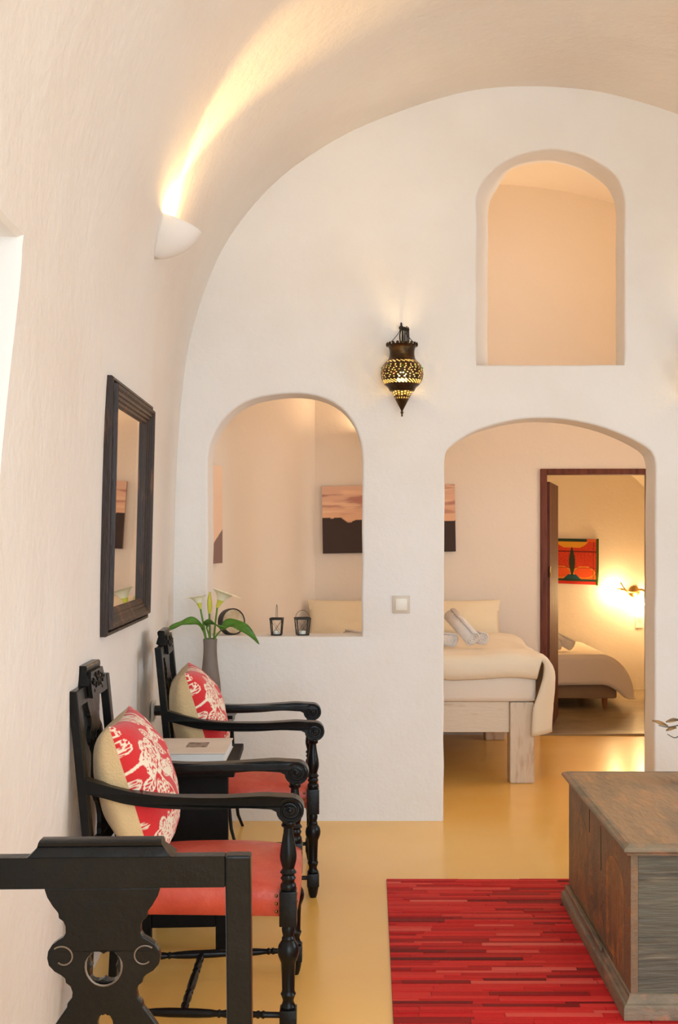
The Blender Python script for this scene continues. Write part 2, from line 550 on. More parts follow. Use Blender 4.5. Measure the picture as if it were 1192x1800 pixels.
# small back room
mb = MB(); mb.box(0.1, 2.8, RY, RY + 0.1, -0.02, 2.8); struct(mb.build('wall_backroom_end', 'plaster_warm'))
mb = MB(); mb.box(2.70, 2.8, BY + 0.28, RY, -0.02, 1.45); struct(mb.build('wall_backroom_right', 'plaster_warm'))
mb = MB(); mb.box(0.2, 0.3, BY + 0.28, RY, -0.02, 1.45); struct(mb.build('wall_backroom_left', 'plaster_warm'))
P = []
for i in range(25):
    a = PI * i / 24
    P.append([(1.5 - 1.2 * math.cos(a), BY + 0.27 + (RY - BY - 0.26) * j / 6, 1.42 + 0.84 * math.sin(a)) for j in range(7)])
struct(grid_obj('ceiling_backroom', P, 'plaster_warm'))
mb = MB(); mb.box(DX0, DX1, BY - 0.03, BY + 0.1, 0.0, 0.014, b=0.004)
o = mb.build('trim_2', 'grey_floor'); struct(o); o.name = 'threshold'

# wooden door frame and open door leaf of the back room
df = bpy.data.objects.new('door_1', None); COL.objects.link(df); struct(df)
df.location = (DX0, BY, 0)
M0 = Matrix.Translation((-DX0, -BY, 0))


def wobble_bar(name, x0, x1, z0, z1, parent):
    m = MB(); m.box(x0, x1, BY - 0.018, BY + 0.10, z0, z1, M0, b=0.006); return m.build(name, 'door_wood', parent, smooth=True)


wobble_bar('jamb', DX0 - 0.006, DX0 + 0.042, 0.0, DZ + 0.006, df)
wobble_bar('jamb', DX1 - 0.042, DX1 + 0.006, 0.0, DZ + 0.006, df)
wobble_bar('lintel', DX0 + 0.043, DX1 - 0.043, DZ - 0.034, DZ + 0.006, df)
leaf = bpy.data.objects.new('door_leaf', None); COL.objects.link(leaf); leaf.parent = df
leaf.location = (0.055, 0.06, 0.0); leaf.rotation_euler = (0, 0, math.radians(75))
for k in range(4):
    m = MB(); m.box(0.01 + k * 0.165, 0.172 + k * 0.165, -0.018, 0.018, 0.02, 1.80, b=0.005); m.build('plank', 'door_wood', leaf)
for z in (0.35, 1.45):
    m = MB(); m.box(0.02, 0.66, 0.018, 0.036, z, z + 0.09, b=0.004); m.build('batten', 'door_wood', leaf)
for z in (0.42, 1.12):
    m = MB(); m.lathe([(0.007, 0), (0.009, 0.004), (0.009, 0.07), (0.007, 0.074)], 10, Matrix.Translation((0.0, -0.02, z))); m.build('hinge', 'brass', leaf, True)


# ------------------------------------------------------------------ chairs
def back_x(z): return -0.270 - 0.097 * (z - 0.45) if z > 0.45 else -0.270 - 0.05 * (0.45 - z)


LEG = [(0.0125, 0.0), (0.017, 0.012), (0.0215, 0.036), (0.0225, 0.045)]
LEG2 = [(0.019, 0.095), (0.021, 0.101), (0.017, 0.108), (0.015, 0.117), (0.0195, 0.130), (0.0215, 0.135), (0.0185, 0.140), (0.0175, 0.146), (0.0185, 0.185),
        (0.0205, 0.222), (0.0240, 0.230), (0.0288, 0.243), (0.0300, 0.256), (0.0270, 0.270), (0.0205, 0.280), (0.0175, 0.284), (0.0185, 0.289), (0.0150, 0.296),
        (0.0175, 0.306), (0.0185, 0.315), (0.0165, 0.324), (0.018, 0.327)]
LEG3 = [(0.020, 0.423), (0.0225, 0.431), (0.0215, 0.439), (0.0175, 0.444), (0.0180, 0.450), (0.0220, 0.456), (0.0180, 0.462), (0.0175, 0.466), (0.0235, 0.472),
        (0.0190, 0.478), (0.0165, 0.483), (0.0195, 0.493), (0.0230, 0.507), (0.0237, 0.519), (0.0215, 0.538), (0.0170, 0.562), (0.0138, 0.582), (0.0130, 0.596),
        (0.0190, 0.600), (0.0200, 0.604), (0.0165, 0.608), (0.0180, 0.614), (0.0210, 0.624), (0.0205, 0.64)]
STR = [(0.008, 0), (0.0085, 0.04), (0.0115, 0.045), (0.0075, 0.052), (0.0115, 0.058), (0.0080, 0.064), (0.0105, 0.085), (0.0125, 0.11), (0.0110, 0.14), (0.0085, 0.152),
       (0.0120, 0.157), (0.0085, 0.163), (0.0110, 0.180), (0.0128, 0.215), (0.0128, 0.25)]


def turned_bar(L, squash=1.0):
    half_ = [(r, t / 0.25 * L / 2) for r, t in STR]
    return half_ + [(r, L - t) for r, t in reversed(half_[:-1])]


def align_x(p, ydir=False):
    """local z of the lathe runs along +x (or +y)"""
    return Matrix.Translation(p) @ (Matrix.Rotation(PI / 2, 4, 'Y') if not ydir else Matrix.Rotation(-PI / 2, 4, 'X'))


def splat_outline(zb, zt):
    hw = [(0.0813, 0), (0.0775, -0.012), (0.0700, -0.024), (0.0626, -0.033), (0.0620, -0.040), (0.0560, -0.044), (0.0530, -0.051), (0.0530, -0.060), (0.0565, -0.066),
          (0.0640, -0.070), (0.0725, -0.076), (0.0785, -0.085), (0.0800, -0.094), (0.0780, -0.104), (0.0700, -0.1125), (0.0600, -0.118), (0.0555, -0.122), (0.0545, -0.128),
          (0.0480, -0.133), (0.0455, -0.141), (0.0465, -0.149), (0.0530, -0.156), (0.0540, -0.162), (0.0640, -0.175), (0.0740, -0.189), (0.0810, -0.205), (0.0830, -0.222),
          (0.0790, -0.240), (0.0680, -0.254), (0.0560, -0.262), (0.0480, -0.275), (0.0460, -0.295), (0.0520, -0.312), (0.0640, -0.325), (0.0700, -0.34)]
    k = (zt - zb) / 0.34
    R_ = [(w, zt + d * k) for w, d in hw]
    out = R_ + [(-w, z) for w, z in reversed(R_)]
    quat = [(0.0245 * (0.66 + 0.34 * abs(math.sin(2 * a))) * math.cos(a), zt - 0.1055 * k + 0.0265 * (0.66 + 0.34 * abs(math.sin(2 * a))) * math.sin(a))
            for a in [2 * PI * i / 32 for i in range(32)]]
    h2 = [(0.0115 * math.cos(a), zt - 0.188 * k + 0.019 * math.sin(a)) for a in [2 * PI * i / 14 for i in range(14)]]
    h3 = [[(s * 0.044 + 0.009 * math.cos(a), zt - 0.200 * k + 0.014 * math.sin(a)) for a in [2 * PI * i / 12 for i in range(12)]] for s in (-1, 1)]
    return out, [quat, h2] + h3, k


def chair_back(root, wb, ztop, crest_h, bx, zlow=0.535, flip_crest=1):
    """two posts, rails, splat, crest; wb = outer width"""
    pw, pt = 0.036, 0.026
    for s in (-1, 1):
        m = MB(); ys = s * (wb / 2 - pw / 2)
        zs = [0.0, 0.15, 0.3, 0.45, 0.6, 0.75, 0.9, ztop]
        v = []
        for z in zs:
            x = bx(z)
            v += [(x - pt / 2, ys - pw / 2, z), (x + pt / 2, ys - pw / 2, z), (x + pt / 2, ys + pw / 2, z), (x - pt / 2, ys + pw / 2, z)]
        f = [(3, 2, 1, 0), tuple(len(v) - 4 + k for k in range(4))]
        for i in range(len(zs) - 1):
            for k in range(4): f.append((i * 4 + k, i * 4 + (k + 1) % 4, i * 4 + 4 + (k + 1) % 4, i * 4 + 4 + k))
        m.add(v, f); o = m.build('back_post', 'black_wood', root)
        bv = o.modifiers.new('bevel', 'BEVEL'); bv.width = 0.003; bv.segments = 2; bv.limit_method = 'ANGLE'
    wi = wb / 2 - pw
    fn = lambda u, w, d: (bx(w) + d, u, w)
    m = MB(); m.poly([(-wi, ztop - 0.046), (wi, ztop - 0.046), (wi, ztop - 0.0005), (-wi, ztop - 0.0005)], [], 0.022, fn)
    o = m.build('top_rail', 'black_wood', root)
    bv = o.modifiers.new('bevel', 'BEVEL'); bv.width = 0.002; bv.segments = 2
    m = MB(); m.poly([(-wi, zlow - 0.035), (wi, zlow - 0.035), (wi, zlow), (-wi, zlow)], [], 0.02, fn)
    m.build('lower_rail', 'black_wood', root)
    out, hl, k = splat_outline(zlow, ztop - 0.047)
    m = MB(); m.poly(out, hl, 0.014, fn)
    sp = m.build('splat', 'black_wood', root)
    bv = sp.modifiers.new('bevel', 'BEVEL'); bv.width = 0.002; bv.segments = 2; bv.limit_method = 'ANGLE'
    # incised scrolls and carved lips of the pierced quatrefoil
    m = MB()
    zt = ztop - 0.047
    for side in (-1, 1):
        for face in (-1, 1):
            pts = []
            for i in range(26):
                a = -0.9 + i / 25 * 4.6; r = 0.017 - 0.007 * i / 25
                z = zt - 0.0925 * k + r * math.sin(a + PI * 0.55); u = side * (0.0575 + r * math.cos(a + PI * 0.55))
                pts.append((bx(z) + face * 0.0075, u, z))
            m.tube(pts, 0.0011, 5)
    for sgn in (-1, 1):
        pts = [(bx(zt - 0.1055 * k) + sgn * 0.007, 0.0255 * math.cos(a), zt - 0.1055 * k + 0.0275 * math.sin(a)) for a in [2 * PI * i / 28 for i in range(28)]]
        m.tube(pts, 0.0016, 5, closed=True)
    m.build('scroll_carving', 'worn_edge' if crest_h < 0.03 else 'black_wood', sp, True)
    # crest
    cw = wb * 0.245
    m = MB()
    sec = [(-0.012, 0.0), (0.020, 0.0), (0.022, crest_h * 0.15), (0.018, crest_h * 0.4), (0.010, crest_h * 0.62), (0.012, crest_h * 0.75), (0.012, crest_h * 0.92), (0.008, crest_h),
           (-0.012, crest_h), (-0.017, crest_h * 0.9), (-0.016, crest_h * 0.72), (-0.013, crest_h * 0.6), (-0.017, crest_h * 0.35), (-0.020, crest_h * 0.1)]
    v = []; f = []; n = len(sec)
    for s in (-1, 1):
        for d, h in sec:
            z = ztop + h
            v.append((bx(ztop) + d, s * (cw - h / crest_h * 0.018 - 0.004 * math.sin(h / crest_h * PI)), z))
    f.append(tuple(range(n))); f.append(tuple(reversed(range(n, 2 * n))))
    for i in range(n): f.append((i, (i + 1) % n, n + (i + 1) % n, n + i))
    m.add(v, f); cr = m.build('crest', 'black_wood', root, True, 30)
    if crest_h > 0.03:
        # carved panel on the front of crest and rail
        m = MB()
        m.poly([(-cw * 0.80, ztop - 0.038), (cw * 0.80, ztop - 0.038), (cw * 0.86, ztop + crest_h * 0.2), (cw * 0.72, ztop + crest_h * 0.66), (-cw * 0.72, ztop + crest_h * 0.66),
                (-cw * 0.86, ztop + crest_h * 0.2)], [], 0.012, lambda u, w, d: (bx(w) + 0.019 + d, u, w))
        pn = m.build('carved_panel', 'black_wood', root)
        m = MB()
        for s in (-1, 1):
            for (u0, z0, r0, tw) in ((0.035, -0.005, 0.016, 1), (0.062, 0.012, 0.012, -1), (0.018, 0.02, 0.010, 1)):
                pts = []
                for i in range(16):
                    a = i / 15 * 5.0 * tw; r = r0 * (1 - 0.65 * i / 15)
                    z = ztop + z0 + r * math.sin(a); pts.append((bx(z) + 0.0265, s * (u0 + r * math.cos(a)), z))
                m.tube(pts, lambda t: 0.0034 * (1 - 0.4 * t), 6)
            m.ball((bx(ztop) + 0.025, s * 0.05, ztop - 0.02), 0.009, 8, 5, (0.5, 1.6, 0.8))
        m.ball((bx(ztop) + 0.026, 0, ztop + 0.002), 0.011, 8, 6, (0.5, 0.8, 1.5))
        m.build('carving', 'black_wood', pn, True)


def seat_grid(x0, x1, w0, w1, zb, zt, dome):
    """upholstered seat: closed rounded cushion over the rails"""
    nu, nv = 26, 26
    top = []
    for i in range(nu + 1):
        u = i / nu * 2 - 1; r = []
        for j in range(nv + 1):
            v = j / nv * 2 - 1
            x = (x0 + x1) / 2 + u * (x1 - x0) / 2
            w = (w0 + (w1 - w0) * (u + 1) / 2) / 2
            y = v * w
            e = max(abs(u), abs(v))
            q = (1 - abs(u) ** 3.2) * (1 - abs(v) ** 3.2)
            z = zt - 0.045 + 0.045 * (max(q, 0) ** 0.42) + dome * (1 - u * u) * (1 - v * v)
            r.append((x + (0.006 if u > 0 else 0) * (1 - v * v), y, z))
        top.append(r)
    vs = [p for r in top for p in r]; fs = grid_faces(nu + 1, nv + 1)
    per = [(i, 0) for i in range(nu)] + [(nu, j) for j in range(nv)] + [(i, nv) for i in range(nu, 0, -1)] + [(0, j) for j in range(nv, 0, -1)]
    N = len(per); base = len(vs)
    rim = [i * (nv + 1) + j for i, j in per]
    levels = []
    zt0 = zt - 0.045
    for q, (zz, bulge) in enumerate(((zt0 - (zt0 - zb) * 0.35, 0.003), (zb + 0.004, 0.001), (zb, -0.006))):
        lv = []
        for k in rim:
            x, y, z = vs[k]; c = Vector((x - (x0 + x1) / 2, y)); c = c.normalized()
            lv.append(len(vs) + len(lv)); levels.append((x + c.x * bulge, y + c.y * bulge, zz))
        vs += levels; levels = []
        prev = rim if q == 0 else prevlv
        for a in range(N):
            b = (a + 1) % N
            fs.append((prev[a], prev[b], lv[b], lv[a]))
        prevlv = lv
    fs.append(tuple(prevlv))
    m = MB(); m.add(vs, fs); return m


def make_armchair(label, group):
    root = thing('armchair', label, 'chair', group=group)
    FX, FY = 0.28, 0.235
    for s in (-1, 1):
        m = MB(); T = Matrix.Translation((FX, s * FY, 0))
        m.lathe(LEG, 20, T); m.box(FX - 0.0235, FX + 0.0235, s * FY - 0.0235, s * FY + 0.0235, 0.045, 0.095, b=0.0025)
        m.lathe(LEG2, 20, T); m.box(FX - 0.024, FX + 0.024, s * FY - 0.024, s * FY + 0.024, 0.327, 0.423, b=0.0025)
        m.lathe(LEG3, 20, T)
        m.build('front_leg', 'black_wood', root, True, 35)
        # arm: curved bar ending in a scroll
        x0 = back_x(0.70) + 0.008
        topc = catmull([(x0, 0.728), (x0 + 0.06, 0.710), (x0 + 0.13, 0.694), (x0 + 0.22, 0.684), (x0 + 0.34, 0.682), (x0 + 0.44, 0.686), (x0 + 0.50, 0.689), (x0 + 0.545, 0.686)], 4)
        xc, zc, rc = FX + 0.006, 0.6485, 0.0365
        arc = [(xc + rc * math.cos(a) * 1.05, zc + rc * math.sin(a)) for a in [PI * 0.45 - i / 16 * PI * 1.42 for i in range(17)]]
        botc = catmull([(xc - 0.052, 0.652), (x0 + 0.44, 0.6555), (x0 + 0.34, 0.650), (x0 + 0.22, 0.650), (x0 + 0.12, 0.659), (x0 + 0.05, 0.676), (x0, 0.688)], 4)
        outl = topc[:-1] + arc + botc

        def armfn(u, w, d, s=s):
            t = (u - x0) / (FX - x0)
            yc = s * (0.197 + (FY - 0.197) * sstep(0.0, 0.8, t)); wd = 0.85 + 0.35 * sstep(0.4, 1, t)
            return (u, yc + d * wd, w)
        m = MB(); m.poly(outl, [], 0.044, armfn)
        a = m.build('arm', 'black_wood', root)
        bv = a.modifiers.new('bevel', 'BEVEL'); bv.width = 0.004; bv.segments = 3; bv.limit_method = 'ANGLE'; bv.angle_limit = math.radians(50)
        for face in (-1, 1):
            m = MB(); pts = []
            for i in range(44):
                t = i / 43; an = PI * 0.75 - t * 4.6 * PI; r = 0.0325 * (1 - 0.80 * t)
                pts.append((xc + r * math.cos(an) * 1.05, s * FY + face * (0.0262 + 0.002 * t), zc + r * math.sin(an)))
            m.tube(pts, lambda t: 0.0042 * (1 - 0.45 * t), 6)
            m.ball((xc, s * FY + face * 0.0270, zc), 0.0075, 8, 6, (1, 0.6, 1))
            m.ball((xc, s * FY + face * 0.024, zc - 0.036), 0.012, 8, 6, (1.1, 0.5, 0.6))
            m.build('scroll', 'black_wood', a, True)
        # side stretcher
        xs = back_x(0.075)
        m = MB(); y_b = s * 0.19
        d = Vector((FX - 0.02 - xs, s * FY - y_b, 0)); L = d.length
        T = Matrix.Translation((xs, y_b, 0.075)) @ Matrix.Rotation(math.atan2(d.y, d.x), 4, 'Z') @ Matrix.Rotation(PI / 2, 4, 'Y')
        m.lathe(turned_bar(L), 12, T); m.build('side_stretcher', 'black_wood', root, True, 35)
    m = MB(); m.lathe(turned_bar(0.418), 12, Matrix.Translation((-0.015, -0.209, 0.075)) @ Matrix.Rotation(-PI / 2, 4, 'X'))
    m.build('middle_stretcher', 'black_wood', root, True, 35)
    m = seat_grid(-0.275, 0.300, 0.375, 0.448, 0.343, 0.452, 0.022)
    st = m.build('seat', 'leather', root, True, 60)
    for s in (-1, 1):
        for k in range(3):
            m = MB(); m.ball((FX - 0.034, s * (0.2225 + 0.001), 0.358 + k * 0.022), 0.0048, 8, 5, (1, 0.6, 1)); m.build('nail', 'brass_nail', st, True)
            m = MB(); m.ball((0.303, s * (FY - 0.036), 0.358 + k * 0.022), 0.0048, 8, 5, (0.6, 1, 1)); m.build('nail', 'brass_nail', st, True)
    chair_back(root, 0.430, 0.972, 0.056, back_x)
    return root


GA = 'carved black armchairs along the left wall'
chairA = make_armchair('carved black wooden armchair with red leather seat, the nearer one along the left wall', GA)


def place_chair(o, xn, yn, xf, yf):
    """xn,yn / xf,yf = foot of the near and the far front leg"""
    ang = math.atan2(-(xf - xn), (yf - yn)); c, s_ = math.cos(ang), math.sin(ang)
    mx, my = (xn + xf) / 2, (yn + yf) / 2
    o.location = (mx - c * 0.28, my - s_ * 0.28, 0); o.rotation_euler = (0, 0, ang)


chairB = copy_tree(chairA)
chairB['label'] = 'carved black wooden armchair with red leather seat, the farther one beside the flower vase'
place_chair(chairA, -0.226, 3.0, -0.240, 3.47)
place_chair(chairB, -0.221, 4.21, -0.255, 4.68)

# armless chair in the foreground, seen from behind
side = thing('side_chair', 'black wooden chair with pierced splat, seen from behind in the foreground', 'chair', (-0.388, 1.845, 0), PI / 2 + 0.03)
bxc = lambda z: -0.265 - 0.10 * (z - 0.45) if z > 0.45 else -0.265 - 0.06 * (0.45 - z)
for s in (-1, 1):
    m = MB(); T = Matrix.Translation((0.10, s * 0.185, 0))
    m.lathe(LEG, 20, T); m.box(0.0765, 0.1235, s * 0.185 - 0.0235, s * 0.185 + 0.0235, 0.045, 0.095, b=0.0025)
    m.lathe(LEG2, 20, T); m.box(0.076, 0.124, s * 0.185 - 0.024, s * 0.185 + 0.024, 0.327, 0.40, b=0.0025)
    m.build('front_leg', 'black_wood', side, True, 35)
    m = MB(); m.lathe(turned_bar(0.37), 12, align_x((-0.285, s * 0.185, 0.075))); m.build('side_stretcher', 'black_wood', side, True, 35)
m = seat_grid(-0.26, 0.118, 0.36, 0.40, 0.35, 0.44, 0.015); m.build('seat', 'leather', side, True, 60)
chair_back(side, 0.420, 0.951, 0.024, bxc)


# ------------------------------------------------------------------ cushions
def floral(u, v):
    """red ground with cream flowers, leaves and stems; u, v in 0..1"""
    red = lin(214, 40, 44); cream = lin(244, 226, 200)
    w = noise.noise(Vector((u * 5, v * 5, 3.1))) * 0.03
    u2, v2 = u + w, v + noise.noise(Vector((u * 5, v * 5, 8.7))) * 0.03
    val = 0.0
    for (cx, cy, r, k, ph) in FLOWERS:
        dx, dy = u2 - cx, v2 - cy; d = math.hypot(dx, dy)
        if d < r * 1.3:
            a = math.atan2(dy, dx)
            rim = r * (0.72 + 0.28 * abs(math.cos(k * a / 2 + ph)))
            if d < rim:
                t = d / rim
                ring = abs(math.sin(t * 9.5 + 1.2 * math.cos(k * a)))
                vein = abs(math.sin(a * k * 1.5 + ph * 3))
                val = max(val, 1.0 if t > 0.84 else (1.0 if ring > 0.55 and vein > 0.22 else 0.0))
    for (cx, cy, L_, wd, an) in LEAVES:
        dx, dy = u2 - cx, v2 - cy
        p = dx * math.cos(an) + dy * math.sin(an); q = -dx * math.sin(an) + dy * math.cos(an)
        if 0 < p < L_:
            hw = wd * math.sin(PI * (p / L_) ** 0.8)
            if abs(q) < hw:
                e = abs(q) / max(hw, 1e-5)
                if e > 0.72 or e < 0.12 or abs(math.sin((p + abs(q)) * 90)) > 0.80: val = 1.0
    s1 = abs(u2 - 0.5 - 0.22 * math.sin(v2 * 7.5)); s2 = abs(v2 - 0.5 - 0.2 * math.sin(u2 * 8 + 1))
    if min(s1, s2) < 0.012: val = 1.0
    return cream if val > 0.5 else red


rr = random.Random(4)
FLOWERS = [(0.20, 0.70, 0.15, 6, 0.3), (0.62, 0.30, 0.17, 7, 1.0), (0.82, 0.80, 0.14, 5, 0.2), (0.14, 0.16, 0.13, 6, 0.8), (0.55, 0.92, 0.11, 6, 0.1),
           (0.95, 0.42, 0.12, 6, 0.5), (0.42, 0.55, 0.09, 5, 0.9), (0.88, 0.06, 0.12, 6, 0.0)]
LEAVES = [(rr.random(), rr.random(), rr.uniform(0.13, 0.24), rr.uniform(0.025, 0.05), rr.random() * 6.28) for _ in range(46)]


def pillow_mesh(w, h, t, n=40, pow_=0.55, pinch=0.05, side=1):
    P = []
    for i in range(n + 1):
        u = i / n * 2 - 1; r = []
        for j in range(n + 1):
            v = j / n * 2 - 1
            bul = ((1 - u * u) * (1 - v * v))
            d = t / 2 * max(bul, 0) ** pow_
            pu = 1 - pinch * (1 - abs(v) ** 2) * (abs(u) ** 4); pv = 1 - pinch * (1 - abs(u) ** 2) * (abs(v) ** 4)
            wr = noise.noise(Vector((u * 2.3, v * 2.3, side * 4))) * 0.012 * max(bul, 0) ** 0.5
            r.append((side * (d + wr), u * w / 2 * pu, v * h / 2 * pv))
        P.append(r)
    return P


def cushion(label, chair):
    c = thing('cushion', label, 'cushion', group='floral cushions on the armchairs')
    NF_ = 150
    P = pillow_mesh(0.40, 0.42, 0.20, NF_, 0.5, 0.06, 1)
    cols_ = [[floral(i / NF_, j / NF_) for j in range(NF_ + 1)] for i in range(NF_ + 1)]
    fr = grid_obj('front', P, 'print_fabric', c, True, cols_); fr['label'] = 'red panel with cream flowers'
    P = [list(reversed(r)) for r in pillow_mesh(0.40, 0.42, 0.24, 40, 0.42, 0.06, -1)]
    bk = grid_obj('back', P, 'linen', c); bk['label'] = 'plain sand coloured linen back'
    return c


def seat_cushion(c, chair, dx=0.0, dy=0.0, yaw=0.0):
    M = chair.matrix_basis @ Matrix.Translation((-0.160 + dx, -0.008 + dy, 0.672)) @ Matrix.Rotation(yaw, 4, 'Z') @ Matrix.Rotation(-0.30, 4, 'Y')
    c.matrix_basis = M


cuA = cushion('red and cream floral cushion with sand linen back on the nearer armchair', chairA)
cuB = copy_tree(cuA); cuB['label'] = 'red and cream floral cushion with sand linen back on the farther armchair'
seat_cushion(cuA, chairA, -0.008, 0.0, 0.05); seat_cushion(cuB, chairB, -0.008, 0.0, 0.06)

# ------------------------------------------------------------------ side table, book
tb = thing('side_table', 'low black wooden side table with a white book between the armchairs', 'table', (-0.63, 3.845, 0), 0.05)
m = MB(); m.box(-0.175, 0.165, -0.235, 0.235, 0.597, 0.622, b=0.004); m.build('tabletop', 'black_paint', tb)
m = MB(); m.box(-0.155, 0.142, -0.21, -0.18, 0.20, 0.5965, b=0.004); m.build('end_panel', 'black_paint', tb)
m = MB(); m.box(-0.155, 0.085, 0.18, 0.21, 0.20, 0.5965, b=0.004); m.build('end_panel', 'black_paint', tb)
m = MB(); m.box(-0.15, 0.075, -0.1795, 0.1795, 0.24, 0.262, b=0.003); m.build('shelf', 'black_paint', tb)
for sx in (-1, 1):
    for sy in (-1, 1):
        m = MB(); m.box(sx * 0.128 - 0.02 - 0.008, sx * 0.128 + 0.02 - 0.008, sy * 0.19 - 0.018, sy * 0.19 + 0.018, 0.0, 0.1995, b=0.004); m.build('leg', 'black_paint', tb)
for sy in (-1, 1):
    m = MB(); m.box(-0.1155, 0.0995, sy * 0.19 - 0.012, sy * 0.19 + 0.012, 0.085, 0.135, b=0.003); m.build('foot_rail', 'black_paint', tb)
bk = thing('book', 'thick white book with a small dark picture on its cover on the black side table', 'book', (-0.635, 3.872, 0.6222), 0.03)
m = MB(); m.box(-0.131, 0.128, -0.138, 0.136, 0.003, 0.030); m.build('pages', 'book_pages', bk)
m = MB(); m.box(-0.135, 0.132, -0.142, 0.140, 0.030, 0.0335, b=0.001); cv = m.build('front_cover', 'book_cover', bk)
m = MB(); m.box(-0.135, 0.132, -0.142, 0.140, 0.0, 0.003, b=0.001); m.build('back_cover', 'book_cover', bk)
m = MB(); m.box(-0.02, 0.055, -0.035, 0.055, 0.0335, 0.0339); m.build('cover_picture', 'book_photo', cv)

# ------------------------------------------------------------------ vase stand, vase with lilies
SX, SY = -0.765, 5.10
st = thing('plant_stand', 'small black wooden stand with thin splayed legs under the grey vase', 'stand', (SX, SY, 0))
m = MB(); m.box(-0.135, 0.135, -0.135, 0.135, 0.565, 0.582, b=0.003); m.build('top', 'black_wood', st)
m = MB(); m.box(-0.115, 0.115, -0.115, 0.115, 0.525, 0.5648, b=0.003); m.build('apron', 'black_wood', st)
for sx in (-1, 1):
    for sy in (-1, 1):
        m = MB(); m.tube([(sx * 0.098, sy * 0.098, 0.5245), (sx * 0.104, sy * 0.104, 0.40), (sx * 0.112, sy * 0.112, 0.2), (sx * 0.128, sy * 0.128, 0.06), (sx * 0.148, sy * 0.148, 0.0)],
                         lambda t: 0.011 - 0.004 * t, 8)
        m.build('leg', 'black_wood', st, True)
vs = thing('vase', 'tall narrow grey clay vase holding the calla lilies', 'vase', (SX + 0.012, SY, 0.5822))
vp = [(0.030, 0.0), (0.040, 0.004), (0.047, 0.03), (0.051, 0.07), (0.050, 0.11), (0.046, 0.15), (0.040, 0.19), (0.035, 0.235), (0.032, 0.275), (0.0315, 0.31), (0.033, 0.338)]
vp2 = catmull(vp, 4)
m = MB(); m.lathe(vp2 + [(0.031, 0.340), (0.028, 0.337)] + [(r - 0.005, z + 0.004) for r, z in reversed(vp2[6:])], 28); m.build('body', 'clay_vase', vs, True, 60)
VZ = 0.5822 + 0.337


def lily(label, base, head, tilt_az, tilt, size, closed=False):
    """stem from the vase mouth to the head; the funnel opens along its axis"""
    r = thing('calla_lily', label, 'flower', (SX + 0.012, SY, VZ - 0.10), group='calla lilies in the vase')
    b = Vector(base) + Vector((0, 0, 0.02)); h = Vector(head)
    pts = catmull([tuple(b), tuple(b.lerp(h, 0.4) + Vector((0, 0, 0.02))), tuple(b.lerp(h, 0.75) + Vector((0, 0, 0.01))), tuple(h)], 5)
    m = MB(); m.tube(pts, lambda t: 0.0052 - 0.001 * t, 8); m.build('stem', 'stem_green', r, True)
    A = Matrix.Translation(h) @ Matrix.Rotation(tilt_az, 4, 'Z') @ Matrix.Rotation(tilt, 4, 'Y')
    nu, nv = 15, 33
    P = []; 
    for i in range(nu):
        t = i / (nu - 1); row = []
        for j in range(nv):
            a = 2 * PI * j / (nv - 1)
            if closed:
                rad = 0.0045 + 0.0075 * math.sin(PI * min(1, t * 1.05) ** 0.8) ; z = t * 0.085 * size * 12
                rad *= 1 + 0.12 * math.sin(a + t * 6)
            else:
                rad = (0.0045 + 0.012 * t + 0.019 * t ** 2.6) * size * 11.5
                front = math.cos(a)
                z = (0.056 * t ** 0.85 + 0.010 * t * t * front - 0.014 * sstep(0.8, 1, t) * (0.5 + front * 0.5)) * size * 11.5
                rad *= 1 + 0.55 * t * t * max(0.0, front)
            row.append(A @ Vector((rad * math.cos(a), rad * math.sin(a), z)))
        P.append(row)
    k = 6 if not closed else 8
    th = grid_obj('throat', P[:k], 'lily_throat', r); th.name = 'flower_throat'
    grid_obj('spathe', P[k - 1:], 'lily_throat' if closed else 'lily_white', r)
    if not closed:
        m = MB(); m.tube([A @ Vector((0, 0, 0.008)), A @ Vector((0, 0, 0.028)), A @ Vector((0.001, 0, 0.046 * size * 11))], lambda t: 0.004 - 0.0015 * t, 8); m.build('spadix', 'spadix', r, True)
    return r


lily('calla lily with a small pale funnel, leftmost over the grey vase', (-0.010, 0.0, 0), (-0.044, -0.01, 0.245), PI, 0.25, 0.108)
lily('closed greenish yellow lily bud standing upright in the middle of the vase', (0.0, 0.008, 0), (-0.004, 0.0, 0.222), 0, 0.03, 0.10, True)
lily('large open white calla lily leaning right over the grey vase', (0.012, -0.004, 0), (0.036, -0.02, 0.252), 0.1, 0.42, 0.142)


def leaf_blade(name, label, path, width, curl, roll=0.0):
    r = thing('lily_leaf', label, 'leaf', (SX + 0.012, SY, VZ - 0.10), group='green leaves in the vase')
    p = [Vector(q) for q in catmull(path, 6)]
    n = len(p); k0 = int(n * 0.36)
    m = MB(); m.tube(p[:k0 + 1], 0.004, 7); m.build('stalk', 'stem_green', r, True)
    P = []
    for i in range(k0, n):
        t = (i - k0) / (n - 1 - k0)
        tg = (p[min(i + 1, n - 1)] - p[max(i - 1, 0)]).normalized()
        sd = tg.cross(Vector((0, 0, 1))).normalized(); nr = sd.cross(tg).normalized()
        sd, nr = sd * math.cos(roll) + nr * math.sin(roll), nr * math.cos(roll) - sd * math.sin(roll)
        w = width * (math.sin(PI * min(1, t * 0.97 + 0.03)) ** 0.62) * (1 - 0.35 * t) + 0.001
        row = []
        for j in range(9):
            s = j / 4 - 1
            row.append(p[i] + sd * s * w + nr * (curl * w * s * s + 0.004 * math.sin(t * 14 + s * 2)))
        P.append(row)
    o = grid_obj('blade', P, 'leaf_green', r, True); sm = o.modifiers.new('thickness', 'SOLIDIFY'); sm.thickness = 0.0012
    return r


